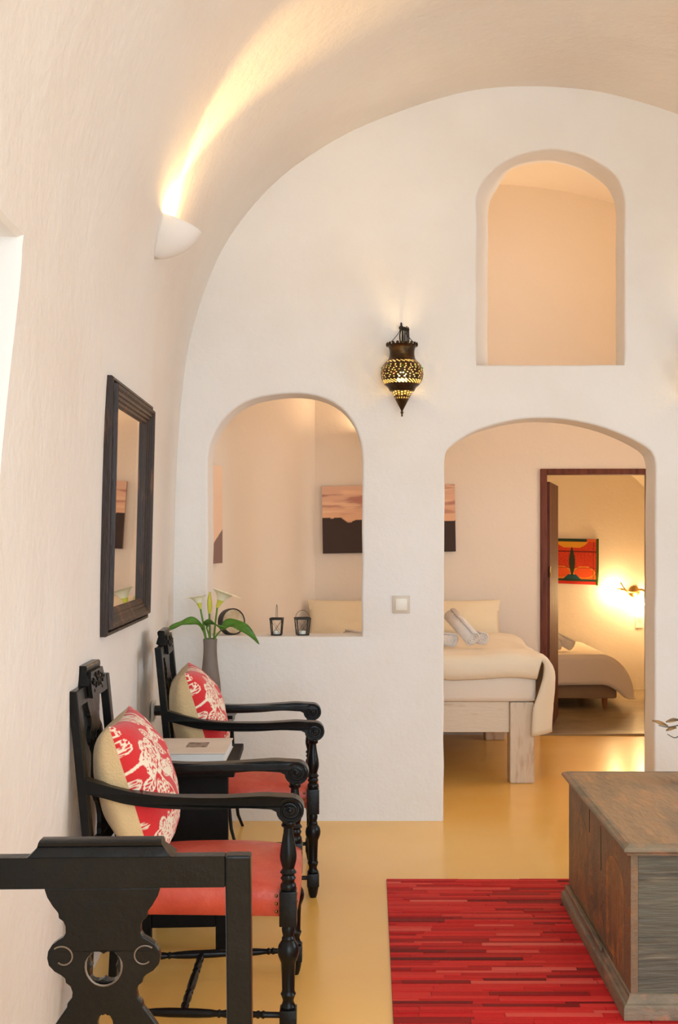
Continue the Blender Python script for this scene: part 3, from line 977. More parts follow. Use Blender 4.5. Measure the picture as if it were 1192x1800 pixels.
leaf_blade('leaf', 'long green leaf reaching left from the vase towards the wall', [(-0.012, -0.01, 0.02), (-0.018, -0.02, 0.10), (-0.035, -0.03, 0.155), (-0.075, -0.04, 0.182), (-0.13, -0.05, 0.172), (-0.19, -0.06, 0.150)], 0.030, 0.5, 0.5)
leaf_blade('leaf', 'broad green leaf drooping right from the vase over the window ledge', [(0.012, -0.01, 0.02), (0.022, -0.02, 0.10), (0.058, -0.03, 0.148), (0.10, -0.035, 0.172), (0.165, -0.04, 0.150), (0.236, -0.045, 0.082)], 0.040, 0.35, -0.55)
leaf_blade('leaf', 'short green leaf curling forward in front of the lily stems', [(0.0, -0.012, 0.02), (0.0, -0.02, 0.11), (-0.012, -0.04, 0.168), (0.01, -0.065, 0.182), (0.05, -0.085, 0.168), (0.085, -0.095, 0.155)], 0.026, 0.45, 0.35)

# ------------------------------------------------------------------ mirror on the left wall
MY0, MY1, MZ0, MZ1 = 3.44, 4.255, 1.083, 1.918
mr = thing('wall_mirror', 'large rectangular mirror in a moulded dark wooden frame on the left wall', 'mirror')
ang = math.atan2(0.044, 1.0)
mid_y = (MY0 + MY1) / 2
mr.matrix_basis = Matrix.Translation((XL(mid_y) + 0.012, mid_y, MZ0)) @ Matrix.Rotation(ang, 4, 'Z') @ Matrix.Rotation(0.024, 4, 'Y')
HW, HH = 0.4075, MZ1 - MZ0
sec = [(0.0, -0.014), (0.0, 0.012), (0.004, 0.017), (0.012, 0.017), (0.016, 0.008), (0.020, 0.008), (0.022, 0.026), (0.026, 0.030), (0.034, 0.028), (0.040, 0.020), (0.050, 0.020),
       (0.053, 0.014), (0.063, 0.013), (0.066, 0.007), (0.076, 0.006), (0.080, 0.001), (0.085, -0.001), (0.085, -0.014)]


def frame_bar(name, a, b, inward, parent):
    """a, b = outer corners (y, z); mitred moulding"""
    v = []
    A_, B_ = Vector(a), Vector(b); d = (B_ - A_).normalized(); i_ = Vector(inward)
    for pnt, sg in ((A_, 1), (B_, -1)):
        for off, dep in sec:
            q = pnt + i_ * off + d * sg * off
            v.append((dep, q.x, q.y))
    n = len(sec); f = [tuple(range(n)), tuple(reversed(range(n, 2 * n)))]
    for k in range(n): f.append((k, (k + 1) % n, n + (k + 1) % n, n + k))
    m = MB(); m.add(v, f); return m.build(name, 'mirror_wood', parent, True, 25)


frame_bar('frame_bar', (-HW, 0), (HW, 0), (0, 1), mr)
frame_bar('frame_bar', (-HW, HH), (HW, HH), (0, -1), mr)
frame_bar('frame_bar', (-HW, 0), (-HW, HH), (1, 0), mr)
frame_bar('frame_bar', (HW, 0), (HW, HH), (-1, 0), mr)
m = MB(); m.box(-0.006, -0.001, -HW + 0.08, HW - 0.08, 0.08, HH - 0.08); m.build('mirror_pane', 'mirror_glass', mr)


# ------------------------------------------------------------------ sconces
def make_sconce(label, M, power, spot, tilt=0.0, color=(1.0, 0.64, 0.30)):
    r = thing('wall_sconce', label, 'wall lamp')
    r.matrix_basis = M
    P = []
    R0, H0 = 0.118, 0.145
    for i in range(17):
        t = i / 16; row = []
        for j in range(25):
            a = -PI / 2 + PI * j / 24
            rad = R0 * (1 - t ** 1.9) ** 0.75 + 0.001
            row.append((rad * math.cos(a) * 1.10, rad * math.sin(a) * 0.80, -H0 * t))
        P.append(row)
    o = grid_obj('bowl', P, 'sconce_plaster', r, True, solid=0.006)
    m = MB(); m.lathe([(0.018, 0), (0.018, 0.03), (0.012, 0.034)], 12, Matrix.Translation((0.045, 0, -0.105))); m.build('socket', 'switch_plastic', r, True)
    m = MB(); m.ball((0.045, 0, -0.052), 0.020, 12, 8, (1, 1, 1.25)); m.build('bulb', 'bulb_glow', r, True)
    l = bpy.data.lights.new('sconce_light', 'SPOT'); l.energy = power; l.color = color; l.spot_size = spot; l.spot_blend = 0.85; l.shadow_soft_size = 0.02
    lo = bpy.data.objects.new('sconce_light', l); COL.objects.link(lo); lo.parent = r
    lo.location = (0.05, 0, -0.015); lo.rotation_euler = (0, PI + tilt, 0)
    l = bpy.data.lights.new('bulb_light', 'POINT'); l.energy = power * 0.17; l.color = color; l.shadow_soft_size = 0.025
    lo = bpy.data.objects.new('bulb_light', l); COL.objects.link(lo); lo.parent = r; lo.location = (0.06, 0, -0.012)
    return r


SYs = 4.02
# place on the curve of the vault
k = min(range(NP // 2), key=lambda i: abs(profile[i][1] - 2.53))
p0 = Vector(vault_pt(k, SYs)); p1 = Vector(vault_pt(k + 1, SYs)); pm = Vector(vault_pt(k - 1, SYs))
up = (p1 - pm).normalized(); yv = Vector((0, 1, 0)); nx = yv.cross(up).normalized()
yv = up.cross(nx).normalized()
MM = Matrix((nx, yv, up)).transposed().to_4x4(); MM.translation = p0 + nx * 0.002 + up * 0.04
make_sconce('white plaster half bowl sconce glowing upward high on the left wall', MM, 30, math.radians(50), 0.14, (1.0, 0.64, 0.24))
M2 = Matrix.Translation((0.09, BY - 0.003, 2.15)) @ Matrix.Rotation(-PI / 2, 4, 'Z')
make_sconce('white half bowl sconce on the bedroom far wall hidden behind the white pier', M2, 36, math.radians(125), 0.30, (1.0, 0.68, 0.38))
M3 = Matrix.Translation((1.9, PW + 0.003, 2.25)) @ Matrix.Rotation(PI / 2, 4, 'Z')  # extra sconce out of view, added to warm the bedroom
make_sconce('added unseen white half bowl sconce on the bedroom side of the partition wall', M3, 45, math.radians(130), 0.35, (1.0, 0.68, 0.38))


# ------------------------------------------------------------------ pierced lanterns on the partition wall
LP = [(0.004, -0.2275), (0.004, -0.214), (0.008, -0.211), (0.008, -0.207), (0.004, -0.203), (0.006, -0.196), (0.020, -0.170), (0.034, -0.143), (0.042, -0.128), (0.050, -0.110), (0.060, -0.104),
      (0.068, -0.088), (0.084, -0.075), (0.094, -0.060), (0.101, -0.042), (0.1035, -0.022), (0.101, -0.002), (0.094, 0.016), (0.083, 0.030), (0.072, 0.040), (0.064, 0.052), (0.0605, 0.068), (0.060, 0.088), (0.064, 0.104), (0.073, 0.116)]


def make_lantern(label, x, z):
    r = thing('pierced_lantern', label, 'wall lamp', (x, WY - 0.118, z), group='pierced lanterns')
    prof = LP
    # resample the profile finely and drop cells to pierce the sheet
    pr = catmull(prof, 1)
    L_ = [0]
    for a, b in zip(pr[:-1], pr[1:]): L_.append(L_[-1] + math.hypot(b[0] - a[0], b[1] - a[1]))
    N, SEG = 96, 96
    pts = []
    for i in range(N + 1):
        d = L_[-1] * i / N
        k = max(q for q in range(len(L_)) if L_[q] <= d + 1e-9); k = min(k, len(pr) - 2)
        t = (d - L_[k]) / max(1e-9, L_[k + 1] - L_[k])
        pts.append((pr[k][0] * (1 - t) + pr[k + 1][0] * t, pr[k][1] * (1 - t) + pr[k + 1][1] * t))
    v = []; f = []
    for r_, z_ in pts:
        for k in range(SEG):
            a = 2 * PI * k / SEG; v.append((r_ * math.cos(a), r_ * math.sin(a), z_))

    def pierced(i, k):
        z_ = (pts[i][1] + pts[i + 1][1]) / 2
        a = k % 12
        if -0.052 < z_ < 0.016:        # body: medallions
            q = int((z_ + 0.052) / 0.068 * 17); kk = k % 12
            pat = ['............', '.#...#...#..', '............', '..#.....#...', '.....#......', '#.........#.', '...#...#....', '............', '.#....#.....', '....#....#..', '............', '.#...#......', '.......#..#.',
                   '..#.........', '......#...#.', '............', '..#...#...#.']
            return pat[min(q, 16)][kk] == '#'
        if -0.073 < z_ < -0.056: return ((k + i) % 3) == 0
        if 0.026 < z_ < 0.036: return ((k + i) % 4) == 0
        if -0.128 < z_ < -0.108: return (k % 5) < 3 and (i % 3) != (k // 5) % 3
        if -0.143 < z_ < -0.138: return k % 5 < 2
        return False
    for i in range(N):
        for k in range(SEG):
            if pierced(i, k): continue
            f.append((i * SEG + k, i * SEG + (k + 1) % SEG, (i + 1) * SEG + (k + 1) % SEG, (i + 1) * SEG + k))
    m = MB(); m.add(v, f); b = m.build('body', 'dark_brass', r, True, 60)
    m = MB()                                   # scalloped rim
    for k in range(20):
        a = 2 * PI * k / 20; m.ball((0.074 * math.cos(a), 0.074 * math.sin(a), 0.119), 0.0085, 8, 5, (0.45 + 0.5 * abs(math.sin(a)), 0.45 + 0.5 * abs(math.cos(a)), 1))
    m.build('scalloped_rim', 'dark_brass', b, True)
    for k in range(9):
        a = -PI / 2 + (k - 4) * 0.36; zz = (0.004, -0.018, 0.006, -0.03)[k % 4]
        rad = 0.1025 if zz < 0 else 0.099
        m = MB(); m.ball((rad * math.cos(a), rad * math.sin(a), zz), 0.0042, 8, 5); m.build('glass_jewel', ('green_glass', 'red_glass')[k % 2], b, True)
    lp = [(max(0.003, q[0] - 0.004), q[1]) for q in pts if -0.150 < q[1] < 0.045][::3]
    m = MB(); m.lathe(lp, 32, cap=False); m.build('glow_liner', 'amber_liner', r, True)  # liner added inside the shell so the pierced holes glow
    m = MB(); m.ball((0, 0, -0.045), 0.025, 14, 10, (1, 1, 1.3)); m.build('bulb', 'lantern_glow', r, True)
    m = MB(); m.lathe([(0.013, -0.012), (0.014, 0.03), (0.012, 0.036)], 12); m.build('socket', 'iron', r, True)
    for k in range(3):
        a = PI / 2 + k * 2 * PI / 3
        m = MB(); m.tube([(0.071 * math.cos(a), 0.071 * math.sin(a), 0.117), (0.045 * math.cos(a), 0.045 * math.sin(a), 0.143), (0.02 * math.cos(a), 0.02 * math.sin(a) , 0.172), (0.004 * math.cos(a), 0.004 * math.sin(a), 0.203)], 0.0018, 6)
        m.build('chain', 'iron', r, True)
    m = MB(); m.tube(catmull([(0.0, 0.118, 0.222), (0, 0.08, 0.232), (-0.003, 0.03, 0.228), (-0.004, 0.0, 0.212), (0.0, -0.004, 0.200)], 5), 0.0042, 8); m.ball((0, 0.112, 0.222), 0.012, 10, 6, (1, 0.5, 1)); m.build('wall_hook', 'iron', r, True)
    m = MB()
    for k in range(4):
        x0 = -0.008 + 0.009 * k
        m.tube(catmull([(x0, 0.0, 0.035), (x0 + 0.004, 0.002, 0.10), (x0 - 0.003 + 0.003 * k, -0.006, 0.16), (x0 + 0.006, -0.008, 0.198 - 0.006 * k), (x0 + 0.012, 0.004, 0.20), (x0 + 0.014, 0.002, 0.13)], 5), 0.0034, 6)
    m.tube(catmull([(0.010, -0.006, 0.19), (0.022, -0.012, 0.205), (0.03, -0.014, 0.196), (0.036, -0.016, 0.188)], 4), 0.0016, 5)
    m.tube([(-0.003, 0, 0.19), (-0.004, 0, 0.226)], 0.0035, 6)
    m.build('wire_bundle', 'iron', r, True)
    l = bpy.data.lights.new('lantern_light', 'POINT'); l.energy = 5.5; l.color = (1.0, 0.70, 0.30); l.shadow_soft_size = 0.03
    lo = bpy.data.objects.new('lantern_light', l); COL.objects.link(lo); lo.parent = r; lo.location = (0, 0, -0.015)
    return r


make_lantern('pierced dark brass lantern with glowing bulb hanging on the white wall between the openings', 0.156, 2.213)
make_lantern('pierced dark brass lantern at the right edge of the picture beside the doorway', 1.632, 2.213)

# ------------------------------------------------------------------ light switch, sockets
sw = thing('light_switch', 'square cream light switch on the white wall left of the doorway', 'switch', (0.156, WY, 1.070))
m = MB(); m.box(-0.043, 0.043, -0.009, 0.0, -0.043, 0.043, b=0.003); m.build('plate', 'switch_frame', sw, True)
m = MB(); m.box(-0.029, 0.029, -0.014, -0.0092, -0.029, 0.029, b=0.002); m.build('rocker', 'switch_plastic', sw, True)
so = thing('wall_socket', 'small wall socket with a black plug low on the left wall behind the farther armchair', 'socket', (XL(4.62) - 0.001, 4.62, 0.66), 0.058)
m = MB(); m.box(0.0, 0.010, -0.045, 0.045, -0.04, 0.04, b=0.003); m.build('plate', 'switch_plastic', so)
m = MB(); m.lathe([(0.022, 0), (0.022, 0.028), (0.014, 0.036)], 14, Matrix.Translation((0.0105, 0.004, 0.0)) @ Matrix.Rotation(PI / 2, 4, 'Y')); m.build('plug', 'black_plastic', so, True)

# ------------------------------------------------------------------ things on the hatch ledge
SZ = 0.912
dr = thing('frame_drum', 'small round drum with pale skin and dark rim leaning on the ledge', 'drum', (-0.695, WY + 0.088, SZ))
T = Matrix.Translation((0, 0, 0.0655)) @ Matrix.Rotation(math.radians(-52), 4, 'Z') @ Matrix.Rotation(math.radians(82), 4, 'Y')
m = MB(); m.lathe([(0.060, -0.022), (0.066, -0.022), (0.0675, 0.0), (0.066, 0.024), (0.062, 0.026), (0.060, 0.022)], 36, T, cap=False); m.build('rim', 'drum_rim', dr, True)
m = MB(); m.lathe([(0.0005, 0.0225), (0.03, 0.0225), (0.061, 0.0215), (0.0612, 0.018), (0.0005, 0.018)], 36, T, cap=False); m.build('skin', 'drum_skin', dr, True)


def tea_lantern(label, x, y, w, h, handle_flat, rot):
    r = thing('candle_lantern', label, 'lantern', (x, y, SZ), rot, group='small metal lanterns on the ledge')
    b0, b1 = w * 0.40, w * 0.5
    m = MB(); m.box(-b0, b0, -b0, b0, 0.0, 0.005, b=0.001); m.build('base', 'iron', r)
    m = MB()
    c = 0.006
    pts0 = [(-b1, -b1), (b1, -b1), (b1, b1), (-b1, b1)]
    m.poly([(-b1, -b1), (b1, -b1), (b1, b1), (-b1, b1)], [[(-b1 + c, -b1 + c), (b1 - c, -b1 + c), (b1 - c, b1 - c), (-b1 + c, b1 - c)]], 0.009, lambda u, w_, d: (u, w_, h - 0.0045 + d)); m.build('top_rim', 'iron', r)
    for sx, sy in ((-1, -1), (1, -1), (1, 1), (-1, 1)):
        m = MB(); m.tube([(sx * (b0 - 0.003), sy * (b0 - 0.003), 0.005), (sx * (b1 - 0.004), sy * (b1 - 0.004), h - 0.009)], 0.0036, 4); m.build('post', 'iron', r)
    for k in range(4):
        m = MB(); Rk = Matrix.Rotation(k * PI / 2, 4, 'Z')
        for s in (-1, 1):
            m.tube([Rk @ Vector((s * (b0 - 0.005), -b0, 0.006)), Rk @ Vector((-s * (b1 - 0.007), -b1 + 0.002, h - 0.010))], 0.0009, 4)
        m.build('wire_cross', 'iron', r)
    m = MB(); m.lathe([(0.0005, 0.0052), (0.016, 0.0052), (0.017, 0.007), (0.017, 0.020), (0.015, 0.022), (0.0005, 0.021)], 16, cap=False); cd = m.build('candle', 'candle_wax', r, True)
    m = MB(); m.tube([(0, 0, 0.021), (0.0005, 0, 0.028)], 0.0008, 5); m.build('wick', 'black_plastic', cd)
    pts = [(b1 * 0.95 * math.cos(a), 0, h - 0.002 + handle_flat * math.sin(a)) for a in [PI * i / 18 for i in range(19)]]
    m = MB(); m.tube(pts, 0.0011, 6); m.build('handle', 'iron', r, True)
    return r


tea_lantern('small grey metal candle lantern with upright wire handle, left of two on the ledge', -0.466, WY + 0.075, 0.066, 0.086, 0.068, math.radians(88))
tea_lantern('small dark metal candle lantern with low looped handle, right of two on the ledge', -0.337, WY + 0.075, 0.074, 0.088, 0.038, math.radians(14))


# ------------------------------------------------------------------ pictures
def sunset(u, v, m0=0.52, flip=False):
    if flip: u = 1 - u
    ridge = m0 - 0.06 * sstep(0.30, 0.42, u) * (1 - sstep(0.42, 0.6, u)) + 0.05 * math.sin(u * 5.0 + 0.9) * 0.6 - 0.02 + 0.012 * noise.noise(Vector((u * 18, 1.3, 0))) - 0.07 * sstep(0.13, 0.20, u) + 0.045 * sstep(0.21, 0.26, u)
    if v < ridge: return lin(58, 42, 36)
    t = (v - ridge) / (1 - ridge)
    sky = mixc(lin(236, 186, 150), lin(226, 184, 160), t)
    n1 = noise.fractal(Vector((u * 2.2, v * 9.0, 2.0)), 1.0, 2.0, 4)
    sky = mixc(sky, lin(164, 92, 88), sstep(0.02, 0.4, n1) * (0.35 + 0.6 * t))
    n2 = noise.fractal(Vector((u * 3.0 + 5, v * 14.0, 7.0)), 1.0, 2.0, 3)
    return mixc(sky, lin(246, 208, 172), sstep(0.1, 0.5, n2) * 0.7)


def canvas(label, w, h, d, fn, group, nx=120, ny=80):
    r = thing('canvas_picture', label, 'picture', group=group)
    P = [[(-w / 2 + w * i / nx, -d / 2 - 0.0008, -h / 2 + h * j / ny) for j in range(ny + 1)] for i in range(nx + 1)]
    grid_obj('print', P, 'canvas_print', r, False, [[fn(i / nx, j / ny) for j in range(ny + 1)] for i in range(nx + 1)])
    m = MB(); m.box(-w / 2, w / 2, -d / 2, d / 2, -h / 2, h / 2); m.build('stretcher_frame', 'canvas_edge', r)
    return r


c1 = canvas('sunset canvas with dark mountain ridge on the bedroom far wall', 0.94, 0.475, 0.03, sunset, 'sunset canvases in the bedroom')
c1.location = (0.135, BY - 0.017, 1.532); c1.rotation_euler = (0, math.radians(-0.9), 0)
c2 = canvas('pale sky canvas seen edge-on on the bedroom left wall inside the arched opening', 0.60, 0.515, 0.035,
            lambda u, v: mixc(lin(238, 200, 170), lin(246, 214, 186), v) if v > 0.05 + 0.30 * u else lin(136, 106, 98), 'sunset canvases in the bedroom')
al = math.atan2(BY + 0.05 - PW, -0.455 + 0.87)
tdir = Vector((math.cos(al), math.sin(al), 0)); nrm = Vector((math.sin(al), -math.cos(al), 0))
# far vertical edge of this canvas stands about 0.37 m behind the partition
e = Vector((-0.87, PW, 0)) + tdir * 0.10
c2.location = e - tdir * 0.30 * 0 + nrm * 0.020 + Vector((0, 0, 1.522)) - tdir * 0.0
c2.rotation_euler = (0, 0, al)
c2.scale = (0.5, 1, 1)


def butterfly(u, v):
    org = lin(206, 62, 24); deep = lin(168, 30, 20); grn = lin(34, 60, 44); yel = lin(214, 150, 34); teal = lin(24, 78, 88)
    x = u - 0.5
    if u > 0.95: return lin(66, 74, 28)
    if v > 0.93: return lin(30, 56, 44) if u < 0.78 else lin(214, 88, 40)
    if v < 0.07: return lin(200, 44, 28)
    if v < 0.12: return grn
    if abs(x) < 0.055 * math.sin(PI * min(1, max(0, (v - 0.16) / 0.66))) + 0.004 and 0.14 < v < 0.83: return lin(44, 48, 26)
    if v > 0.80 - 0.75 * abs(x) * 0 and v > 0.72 + 1.1 * (abs(x)) ** 1.0 * 0.5 and abs(x) < 0.30 - (0.93 - v) * 0.9: return yel
    if v < 0.22 and abs(x) < 0.16 - (v - 0.12) * 0.9: return teal
    if abs(v - 0.72) < 0.012 or abs(v - 0.36) < 0.010 or abs(abs(x) - 0.40) < 0.006: return lin(110, 20, 16)
    d2 = math.hypot((abs(x) - 0.22) / 0.21, (v - 0.26) / 0.13)
    if d2 < 1: return lin(222, 84, 30) if d2 < 0.88 else yel
    if abs(x) > 0.13 and v < 0.40 and v < 0.9 - abs(x) * 1.6: return lin(214, 108, 34)
    n_ = noise.noise(Vector((u * 40, v * 40, 0)))
    return mixc(org, deep, sstep(-0.1, 0.5, n_) * 0.6 + 0.2)


tx = thing('wall_hanging', 'orange and red butterfly batik hanging on the back room wall', 'textile', (1.855, RY - 0.014, 1.19))
nx_, ny_ = 110, 100
P = []
for i in range(nx_ + 1):
    u = i / nx_
    P.append([(-0.245 + 0.49 * u, -0.004 + 0.006 * math.sin(u * 9 + j / ny_ * 3), -0.205 - 0.02 * u * (1 - j / ny_) + 0.41 * j / ny_ - 0.010 * u * j / ny_) for j in range(ny_ + 1)])
grid_obj('cloth', P, 'batik', tx, True, [[butterfly(i / nx_, j / ny_) for j in range(ny_ + 1)] for i in range(nx_ + 1)])
m = MB(); m.tube([(0.236, 0.004, -0.23), (0.238, 0.004, 0.2)], 0.010, 8); m.build('bamboo_rod', 'leaf_green', tx, True)

# ------------------------------------------------------------------ bed in the bedroom
BX0, BX1, BF, BB = -0.40, 0.937, 6.15, 7.60
bed = thing('bed', 'bed with chunky whitewashed wooden frame seen through the doorway', 'bed', ((BX0 + BX1) / 2, BF, 0))
Mi = Matrix.Translation((-(BX0 + BX1) / 2, -BF, 0))
for xx in (BX0, BX1 - 0.138):
    for yy in (BF, BB - 0.14):
        m = MB(); m.box(xx, xx + 0.138, yy, yy + 0.138, 0.0, 0.462, Mi, b=0.010)
        m.v = [(x + noise.noise(Vector((x * 9, y * 9, z * 5))) * 0.004, y, z) for x, y, z in m.v]
        m.build('post', 'white_wood', bed)
m = MB(); m.box(BX0 + 0.139, BX1 - 0.139, BF + 0.025, BF + 0.07, 0.288, 0.462, Mi, b=0.004); m.build('foot_rail', 'white_wood_rail', bed)
m = MB(); m.box(BX0 + 0.139, BX1 - 0.139, BB - 0.07, BB - 0.025, 0.288, 0.462, Mi, b=0.004); m.build('head_rail', 'white_wood_rail', bed)
for xx in (BX0 + 0.03, BX1 - 0.075):
    m = MB(); m.box(xx, xx + 0.045, BF + 0.139, BB - 0.141, 0.288, 0.462, Mi, b=0.004); m.build('side_rail', 'white_wood', bed)
mt = thing('mattress', 'pale mattress under the duvet on the whitewashed bed', 'mattress', ((BX0 + BX1) / 2, (BF + BB) / 2, 0.463))
m = MB(); m.box(-(BX1 - BX0) / 2 + 0.005, (BX1 - BX0) / 2 + 0.012, -(BB - BF) / 2 - 0.005, (BB - BF) / 2 - 0.01, 0.0, 0.165, b=0.03)
m.build('body', 'sheet', mt, True, 60)
# duvet
P = []
ND, NC = 46, 60
T0 = 0.705
for i in range(ND + 1):
    row = []
    for j in range(NC + 1):
        s = j / NC
        Lc = s * 1.84                       # arc length across, from the left edge
        flat = (BX1 + 0.03) - (BX0 - 0.01)
        yy_t = i / ND
        hang = 1.90
        if Lc < flat:
            x = BX0 - 0.01 + Lc; z = T0; dn = 0.0
        else:
            q = Lc - flat; rc_ = 0.10
            if q < rc_ * PI / 2:
                a = q / rc_; x = BX1 + 0.03 + rc_ * math.sin(a) * 0.8; z = T0 - rc_ * (1 - math.cos(a))
            else:
                x = BX1 + 0.03 + rc_ * 0.8; z = T0 - rc_ - (q - rc_ * PI / 2)
            dn = min(1, q / 0.3)
        y = BB - 0.25 - (BB - 0.25 - (BF - 0.015)) * min(1.0, i / (ND - 5))
        k = i - (ND - 5)
        puff = 0.022 * math.sin(PI * min(1, s * 1.3)) + 0.03 * noise.noise(Vector((x * 2.4, y * 2.4, 0.5))) + 0.016 * noise.noise(Vector((x * 6, y * 9, 2.5)))
        if dn == 0: z += puff
        else:
            x += dn * (0.022 * math.sin(y * 13) + 0.02 * noise.noise(Vector((y * 4, z * 5, 1)))); z += puff * (1 - dn)
        if dn == 0 and k > 0:
            ff = sstep(0, 1, s / 0.7)
            wav = 0.5 + 0.5 * noise.noise(Vector((x * 5, 3.3, 1.1)))
            y += (-0.018, -0.030, -0.030, -0.018, 0.004)[k - 1]; z += (-0.016, -0.045, -0.075, -0.098 - 0.015 * wav, -0.105 - 0.015 * wav)[k - 1]
        elif k > 0:
            y += (-0.012, -0.020, -0.022, -0.018, -0.005)[k - 1] * (1 - 0.4 * dn) - 0.02 * dn * (k / 5)
            z -= 0.02 * k / 5 * dn - 0.0
            x += -0.105 * (k / 5) ** 1.2 * dn * min(1.0, (s - 0.755) / 0.05 if s > 0.755 else 0)
        row.append((x, y, z))
    P.append(row)
du = grid_obj('duvet', P, 'duvet', None, True); md = du.modifiers.new('thickness', 'SOLIDIFY'); md.thickness = 0.03; md.offset = 0
tag(du, 'thick cream duvet draped over the whitewashed bed', 'duvet')


def pillow(label, loc, w, h, t, tilt, rz, mat, group, name='pillow'):
    A = pillow_mesh(w, h, t, 24, 0.5, 0.06, 1); B = [list(reversed(r)) for r in pillow_mesh(w, h, t, 24, 0.5, 0.06, -1)]
    v = [p for r in A for p in r] + [p for r in B for p in r]
    m = MB(); m.add(v, grid_faces(25, 25) + grid_faces(25, 25, 625))
    o = m.build(name, mat, None, True, 80)
    o.matrix_basis = Matrix.Translation(loc) @ Matrix.Rotation(rz, 4, 'Z') @ Matrix.Rotation(tilt, 4, 'Y')
    return tag(o, label, 'pillow', group)


pillow('cream pillow leaning at the bed head, seen through the arched opening', (-0.105, 7.50, 0.80), 0.66, 0.36, 0.15, -0.38, -PI / 2, 'pillow_cotton', 'pillows on the bed')
pillow('cream pillow leaning at the bed head, seen through the doorway', (0.585, 7.50, 0.80), 0.66, 0.36, 0.15, -0.38, -PI / 2, 'pillow_cotton', 'pillows on the bed')


def towel(label, loc, L_, r_, rz, ry=0.0, group='rolled towels on the bed'):
    m = MB(); pts = []
    n_ = 64
    v = []; 
    for e_ in (-1, 1):
        for i in range(n_):
            t = i / (n_ - 1); a = t * 6.6 * PI; rr_ = r_ * (0.18 + 0.82 * t) * (1.0)
            v.append((e_ * L_ / 2 + 0.003 * math.sin(a * 0.7), rr_ * math.cos(a), rr_ * math.sin(a)))
    f = [(i, i + 1, n_ + i + 1, n_ + i) for i in range(n_ - 1)]
    m.add(v, f)
    o = mesh('rolled_towel', m.v, m.f, 'towel', None, True)
    md_ = o.modifiers.new('thickness', 'SOLIDIFY'); md_.thickness = r_ * 0.2; md_.offset = -1
    o.matrix_basis = Matrix.Translation(loc) @ Matrix.Rotation(rz, 4, 'Z') @ Matrix.Rotation(ry, 4, 'Y')
    return tag(o, label, 'towel', group)


TZ = 0.735
towel('white rolled towel lying across another towel on the cream duvet in the doorway', (0.550, 6.50, TZ + 0.128), 0.26, 0.052, math.radians(-58), math.radians(31))
towel('small white rolled towel on the duvet right of the crossed towel', (0.662, 6.62, TZ + 0.052), 0.17, 0.043, math.radians(-75))
towel('white rolled towel under the crossed towel at the left edge of the doorway', (0.425, 6.50, TZ + 0.052), 0.20, 0.045, math.radians(-40))
towel('white rolled towel on the bed glimpsed at the right side of the arched opening', (-0.09, 6.55, TZ + 0.055), 0.20, 0.050, math.radians(-60))

# ------------------------------------------------------------------ back room: bed, towels, lamp, socket
b2 = thing('small_bed', 'low bed with brown upholstered base in the back room', 'bed', (1.35, 9.30, 0.004))
m = MB(); m.box(-0.75, 0.665, -0.50, 0.58, 0.085, 0.20, b=0.02); m.build('base', 'bed_base_fabric', b2, True)
for sx in (-0.68, 0.575):
    for sy in (-0.44, 0.5):
        m = MB(); m.lathe([(0.014, 0), (0.022, 0.05), (0.024, 0.0845)], 12, Matrix.Translation((sx, sy, 0))); m.build('leg', 'turned_oak', b2, True)
m = MB(); m.box(-0.74, 0.655, -0.49, 0.58, 0.2005, 0.42, b=0.04); m.build('mattress', 'sheet', b2, True)
P = []
for i in range(31):
    row = []
    yy = -0.535 + 1.10 * i / 30
    for j in range(41):
        q = j / 40 * 1.86
        top = 1.26
        if q < top: x = -0.72 + q; z = 0.447 + 0.006 * noise.noise(Vector((x * 4, yy * 4, 0)))
        else:
            a = min(1.0, (q - top) / 0.6); x = -0.72 + top + 0.25 * math.sin(a * PI / 2) ; z = 0.447 - 0.36 * a ** 1.7
            x += 0.015 * math.sin(yy * 11) * a
        row.append((x, yy, z))
    P.append(row)
# front drop of the bedspread
P2 = []
for k in range(6):
    t = (6 - k) / 6
    P2.append([(x + 0.006 * math.sin(x * 17) * t, y - 0.010 * (1 - (1 - t) ** 2), max(0.095, z - 0.245 * t + (0.0))) for (x, y, z) in P[0]])
bs = grid_obj('bedspread', P2 + P, 'sheet', b2, True, solid=0.008); bs['label'] = 'pale bedspread hanging to the bed base'
towel('white rolled towel standing slanted on the back room bed', (1.60, 9.05, 0.545), 0.22, 0.052, math.radians(-35), math.radians(25), 'rolled towels on the back room bed')
towel('white rolled towel lying beside the door frame on the back room bed', (1.50, 9.0, 0.512), 0.18, 0.050, math.radians(-25), 0, 'rolled towels on the back room bed')

lm = thing('spot_lamp', 'brass wall lamp with two glowing bulbs in the back room', 'wall lamp', (2.425, RY, 0.905))
m = MB(); m.lathe([(0.0005, 0), (0.05, 0), (0.055, 0.008), (0.05, 0.02), (0.03, 0.028), (0.0005, 0.03)], 20, Matrix.Rotation(PI / 2, 4, 'X'), cap=False); m.build('wall_plate', 'brass', lm, True)
m = MB(); m.tube(catmull([(0, -0.03, 0.0), (-0.06, -0.07, 0.0), (-0.11, -0.09, 0.03), (-0.145, -0.09, 0.085)], 6), 0.010, 8)
m.tube(catmull([(-0.10, -0.09, 0.02), (-0.135, -0.085, 0.025), (-0.165, -0.06, 0.02)], 4), lambda t: 0.006 + 0.008 * t, 8); m.build('arm', 'brass', lm, True)
m = MB(); m.tube(catmull([(0, -0.03, 0.0), (0.05, -0.07, 0.02), (0.085, -0.09, 0.0), (0.075, -0.09, -0.04)], 6), 0.010, 8); m.build('arm', 'brass', lm, True)
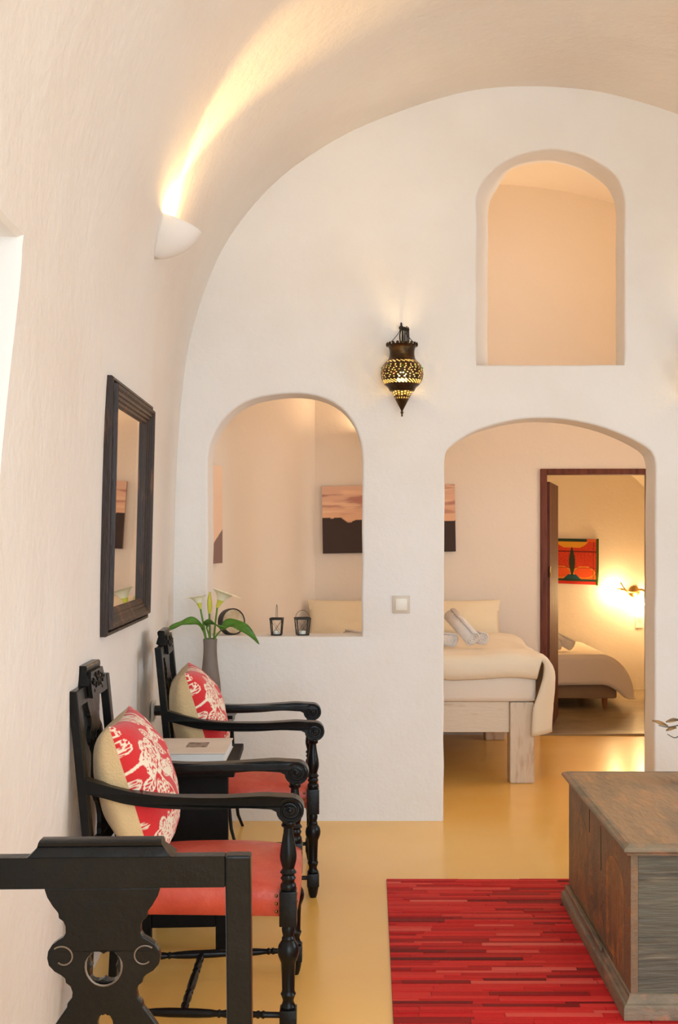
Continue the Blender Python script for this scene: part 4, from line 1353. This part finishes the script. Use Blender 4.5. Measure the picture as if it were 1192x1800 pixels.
for p_ in ((0.055, -0.09, -0.088), (-0.185, -0.05, 0.010)):
    m = MB(); m.ball(p_, 0.034 if p_[0] > 0 else 0.026, 14, 10, (1, 1, 1.15)); m.build('bulb', 'bulb_glow', lm, True)
    l = bpy.data.lights.new('bulb_light', 'POINT'); l.energy = 5; l.color = (1.0, 0.64, 0.28); l.shadow_soft_size = 0.04
    lo = bpy.data.objects.new('bulb_light', l); COL.objects.link(lo); lo.parent = lm; lo.location = (p_[0], p_[1] - 0.05, p_[2])
lm2 = copy_tree(lm); lm2.location.x = 0.85; lm2.location.z = 1.25  # second lamp added out of sight to light the back room evenly
lm2['label'] = 'added unseen brass fill lamp with two bulbs in the back room, hidden left of the door'
s2 = thing('wall_socket', 'white wall socket under the brass lamp in the back room', 'socket', (2.475, RY, 0.625))
m = MB(); m.box(-0.035, 0.035, -0.012, 0.0, -0.055, 0.055, b=0.003); m.build('plate', 'switch_plastic', s2)
m = MB(); m.lathe([(0.018, 0), (0.020, 0.003)], 14, Matrix.Translation((0, -0.0122, 0.02)) @ Matrix.Rotation(PI / 2, 4, 'X')); m.build('outlet', 'switch_frame', s2)

# ------------------------------------------------------------------ rug of red hide strips
RX0, RX1, RY0, RY1 = 0.068, 1.70, 2.40, 4.41
rug = thing('rug', 'red patchwork rug of narrow hide strips under the wooden chest', 'rug', (RX0, RY0, 0))
m = MB(); m.box(0, RX1 - RX0, 0, RY1 - RY0, 0.0005, 0.004); m.build('backing', 'rug_back', rug)
bmx = bmesh.new(); bmesh.ops.create_cube(bmx, size=1)
bmesh.ops.translate(bmx, verts=bmx.verts, vec=(0.5, 0.5, 0.5))
top_e = [e for e in bmx.edges if all(v.co.z > 0.9 for v in e.verts)]
bmesh.ops.bevel(bmx, geom=top_e, offset=0.06, segments=1, affect='EDGES')
sme = bpy.data.meshes.new('strip'); bmx.to_mesh(sme); bmx.free(); sme.materials.append(MATS['rug_hide'])
rs = random.Random(11)
strips = []
y = 0.0
row = 0
while y < RY1 - RY0 - 0.004:
    h = rs.uniform(0.016, 0.027); h = min(h, RY1 - RY0 - y)
    x = -rs.uniform(0, 0.2)
    while x < RX1 - RX0:
        L_ = rs.uniform(0.12, 0.42); a = max(0, x); b = min(RX1 - RX0, x + L_)
        if b - a > 0.01: strips.append((a, b, y, y + h))
        x += L_
    y += h
vis = [s_ for s_ in strips if s_[3] + RY0 > 3.05 and s_[0] + RX0 < 0.80]
vis.sort(key=lambda s_: -(s_[1] - s_[0]) / (s_[2] + RY0) ** 3)
vis = vis[:300]; visset = set(vis)
for a, b, y0, y1 in vis:
    o = bpy.data.objects.new('strip', sme); COL.objects.link(o); o.parent = rug
    o.location = (a + 0.0008, y0 + 0.0008, 0.004); o.scale = (b - a - 0.0016, y1 - y0 - 0.0016, rs.uniform(0.0025, 0.0055))
m = MB()
for a, b, y0, y1 in strips:
    if (a, b, y0, y1) not in visset: m.box(a + 0.0008, b - 0.0008, y0 + 0.0008, y1 - 0.0008, 0.004, 0.004 + rs.uniform(0.0025, 0.0055))
o = m.build('strip_field', 'rug_hide', rug); o['kind'] = 'stuff'

# ------------------------------------------------------------------ wooden chest
CX0, CX1, CY0, CY1, CZ = 0.757, 1.40, 3.135, 4.108, 0.0100
ch = thing('wooden_chest', 'old weathered wooden blanket chest standing on the red rug', 'chest', (CX0, CY0, CZ))
cw, cl = CX1 - CX0, CY1 - CY0
HB = 0.470
t_ = 0.022
m = MB(); m.box(0, t_, 0.0, cl, 0.0, HB, b=0.002); fr = m.build('front_panel', 'chest_front', ch)
m = MB(); m.box(cw - t_, cw, 0.0, cl, 0.0, HB, b=0.002); m.build('rear_panel', 'chest_front', ch)
m = MB(); m.box(t_ + 0.0003, cw - t_ - 0.0003, 0.001, t_, 0.0, HB, b=0.001); m.build('end_panel', 'chest_end', ch)
m = MB(); m.box(t_ + 0.0003, cw - t_ - 0.0003, cl - t_, cl - 0.001, 0.0, HB, b=0.001); m.build('end_panel', 'chest_end', ch)
m = MB(); m.box(t_ + 0.001, cw - t_ - 0.001, t_ + 0.001, cl - t_ - 0.001, 0.01, 0.03); m.build('bottom', 'chest_end', ch)


# faded painted fields with arched tops on the front
def field(y0, y1, z0, z1):
    pts = [(y0, z0), (y1, z0)] + [((y0 + y1) / 2 + (y1 - y0) / 2 * math.cos(a), z1 - 0.07 + 0.07 * math.sin(a)) for a in [PI * i / 10 for i in range(11)]]
    m_ = MB(); m_.poly(pts, [], 0.0012, lambda u, w, d: (-0.0006 + d, u, w)); return m_.build('painted_field', 'chest_panel', fr)


field(0.09, 0.32, 0.09, 0.40); field(0.62, 0.88, 0.09, 0.40)
m = MB(); m.poly([(0.398, 0.31), (0.405, 0.30), (0.410, 0.36), (0.413, 0.40), (0.407, 0.445), (0.400, 0.40)], [], 0.0014, lambda u, w, d: (-0.0008 + d, u, w)); m.build('crack', 'black_plastic', fr)
m = MB(); m.poly([(0.585, 0.375), (0.592, 0.375), (0.594, 0.455), (0.584, 0.455)], [], 0.0014, lambda u, w, d: (-0.0008 + d, u, w)); m.build('keyhole', 'black_plastic', fr)

# lid with moulded edge
LX0, LX1, LY0, LY1 = -0.024, cw + 0.024, -0.022, cl + 0.022
m = MB(); m.box(LX0 + 0.028, LX1 - 0.028, LY0 + 0.028, LY1 - 0.028, HB + 0.0005, HB + 0.030, b=0.002)
lid = m.build('lid', 'chest_lid', ch)
lsec = [(0.028, 0.0005), (0.012, 0.0005), (0.010, 0.006), (0.004, 0.009), (0.0, 0.014), (0.0, 0.020), (0.004, 0.025), (0.012, 0.027), (0.018, 0.0305), (0.028, 0.0305)]


def chest_mould(name, sec_, corners, z0, parent):
    for q in range(4):
        a = Vector(corners[q]); b = Vector(corners[(q + 1) % 4]); d = (b - a).normalized(); i_ = Vector((-d.y, d.x))
        v = []
        for pnt, sg in ((a, 1), (b, -1)):
            for off, zz in sec_:
                w_ = pnt + i_ * off + d * sg * off; v.append((w_.x, w_.y, z0 + zz))
        n_ = len(sec_); f = [tuple(range(n_)), tuple(reversed(range(n_, 2 * n_)))]
        for k_ in range(n_): f.append((k_, (k_ + 1) % n_, n_ + (k_ + 1) % n_, n_ + k_))
        m_ = MB(); m_.add(v, f); m_.build(name, 'chest_mould', parent, True, 30)


chest_mould('lid_moulding', lsec, [(LX0, LY0), (LX1, LY0), (LX1, LY1), (LX0, LY1)], HB, lid)
bsec = [(0.0245, 0.0), (0.0, 0.0), (0.0, 0.035), (0.004, 0.042), (0.010, 0.044), (0.012, 0.050), (0.018, 0.056), (0.0205, 0.066), (0.0245, 0.068)]
chest_mould('plinth_moulding', bsec, [(-0.025, -0.025), (cw + 0.025, -0.025), (cw + 0.025, cl + 0.025), (-0.025, cl + 0.025)], 0.0, ch)
for y0, y1 in ((0.34, 0.96),):
    m = MB(); m.box(-0.019, -0.0085, y0, y1, 0.0600, 0.0760, b=0.003); m.build('bead', 'chest_mould', ch)

# ------------------------------------------------------------------ dried twig in a vase on the chest (mostly outside the frame)
vx, vy = CX0 + 0.435, 3.90
tz = CZ + HB + 0.0312
dv = thing('dried_twigs', 'dried twig with curled brown leaves at the right picture edge above the chest', 'dried plant', (vx, vy, tz))
m = MB(); m.lathe(catmull([(0.03, 0), (0.045, 0.03), (0.048, 0.07), (0.03, 0.12), (0.018, 0.16), (0.02, 0.175)], 4), 20); m.build('bottle_vase', 'clay_vase', dv, True, 60)
tw = [((0, 0, 0.17), (-0.02, 0, 0.22), (-0.06, 0, 0.215), (-0.115, 0, 0.205), (-0.15, 0.0, 0.212)),
      ((0, 0, 0.17), (-0.01, 0, 0.21), (-0.05, 0.01, 0.19), (-0.085, 0.01, 0.165), (-0.115, 0.01, 0.178)),
      ((0, 0, 0.17), (0.01, 0, 0.24), (-0.03, 0.0, 0.236), (-0.09, 0.0, 0.232), (-0.12, 0.0, 0.226))]
for q, t3 in enumerate(tw):
    m = MB(); m.tube(catmull(t3, 5), lambda t: 0.0035 - 0.002 * t, 6); m.build('twig', 'silver_twig', dv, True)
for (lx, lz, L_, an) in ((-0.115, 0.206, 0.062, PI - 0.35), (-0.075, 0.228, 0.05, PI + 0.1), (-0.085, 0.20, 0.04, PI + 0.2)):
    P = []
    for i in range(9):
        t = i / 8; w = 0.007 * math.sin(PI * min(1, t * 0.95 + 0.05)) + 0.0004
        P.append([(lx + L_ * t * math.cos(an), 0.006 * math.sin(t * 5) + (s_ - 1) * w * 0.4, lz + L_ * t * math.sin(an) + (s_ - 1) * w * 0.9 + 0.004 * abs(s_ - 1)) for s_ in range(3)])
    grid_obj('dry_leaf', P, 'dry_leaf', dv, True, solid=0.001)
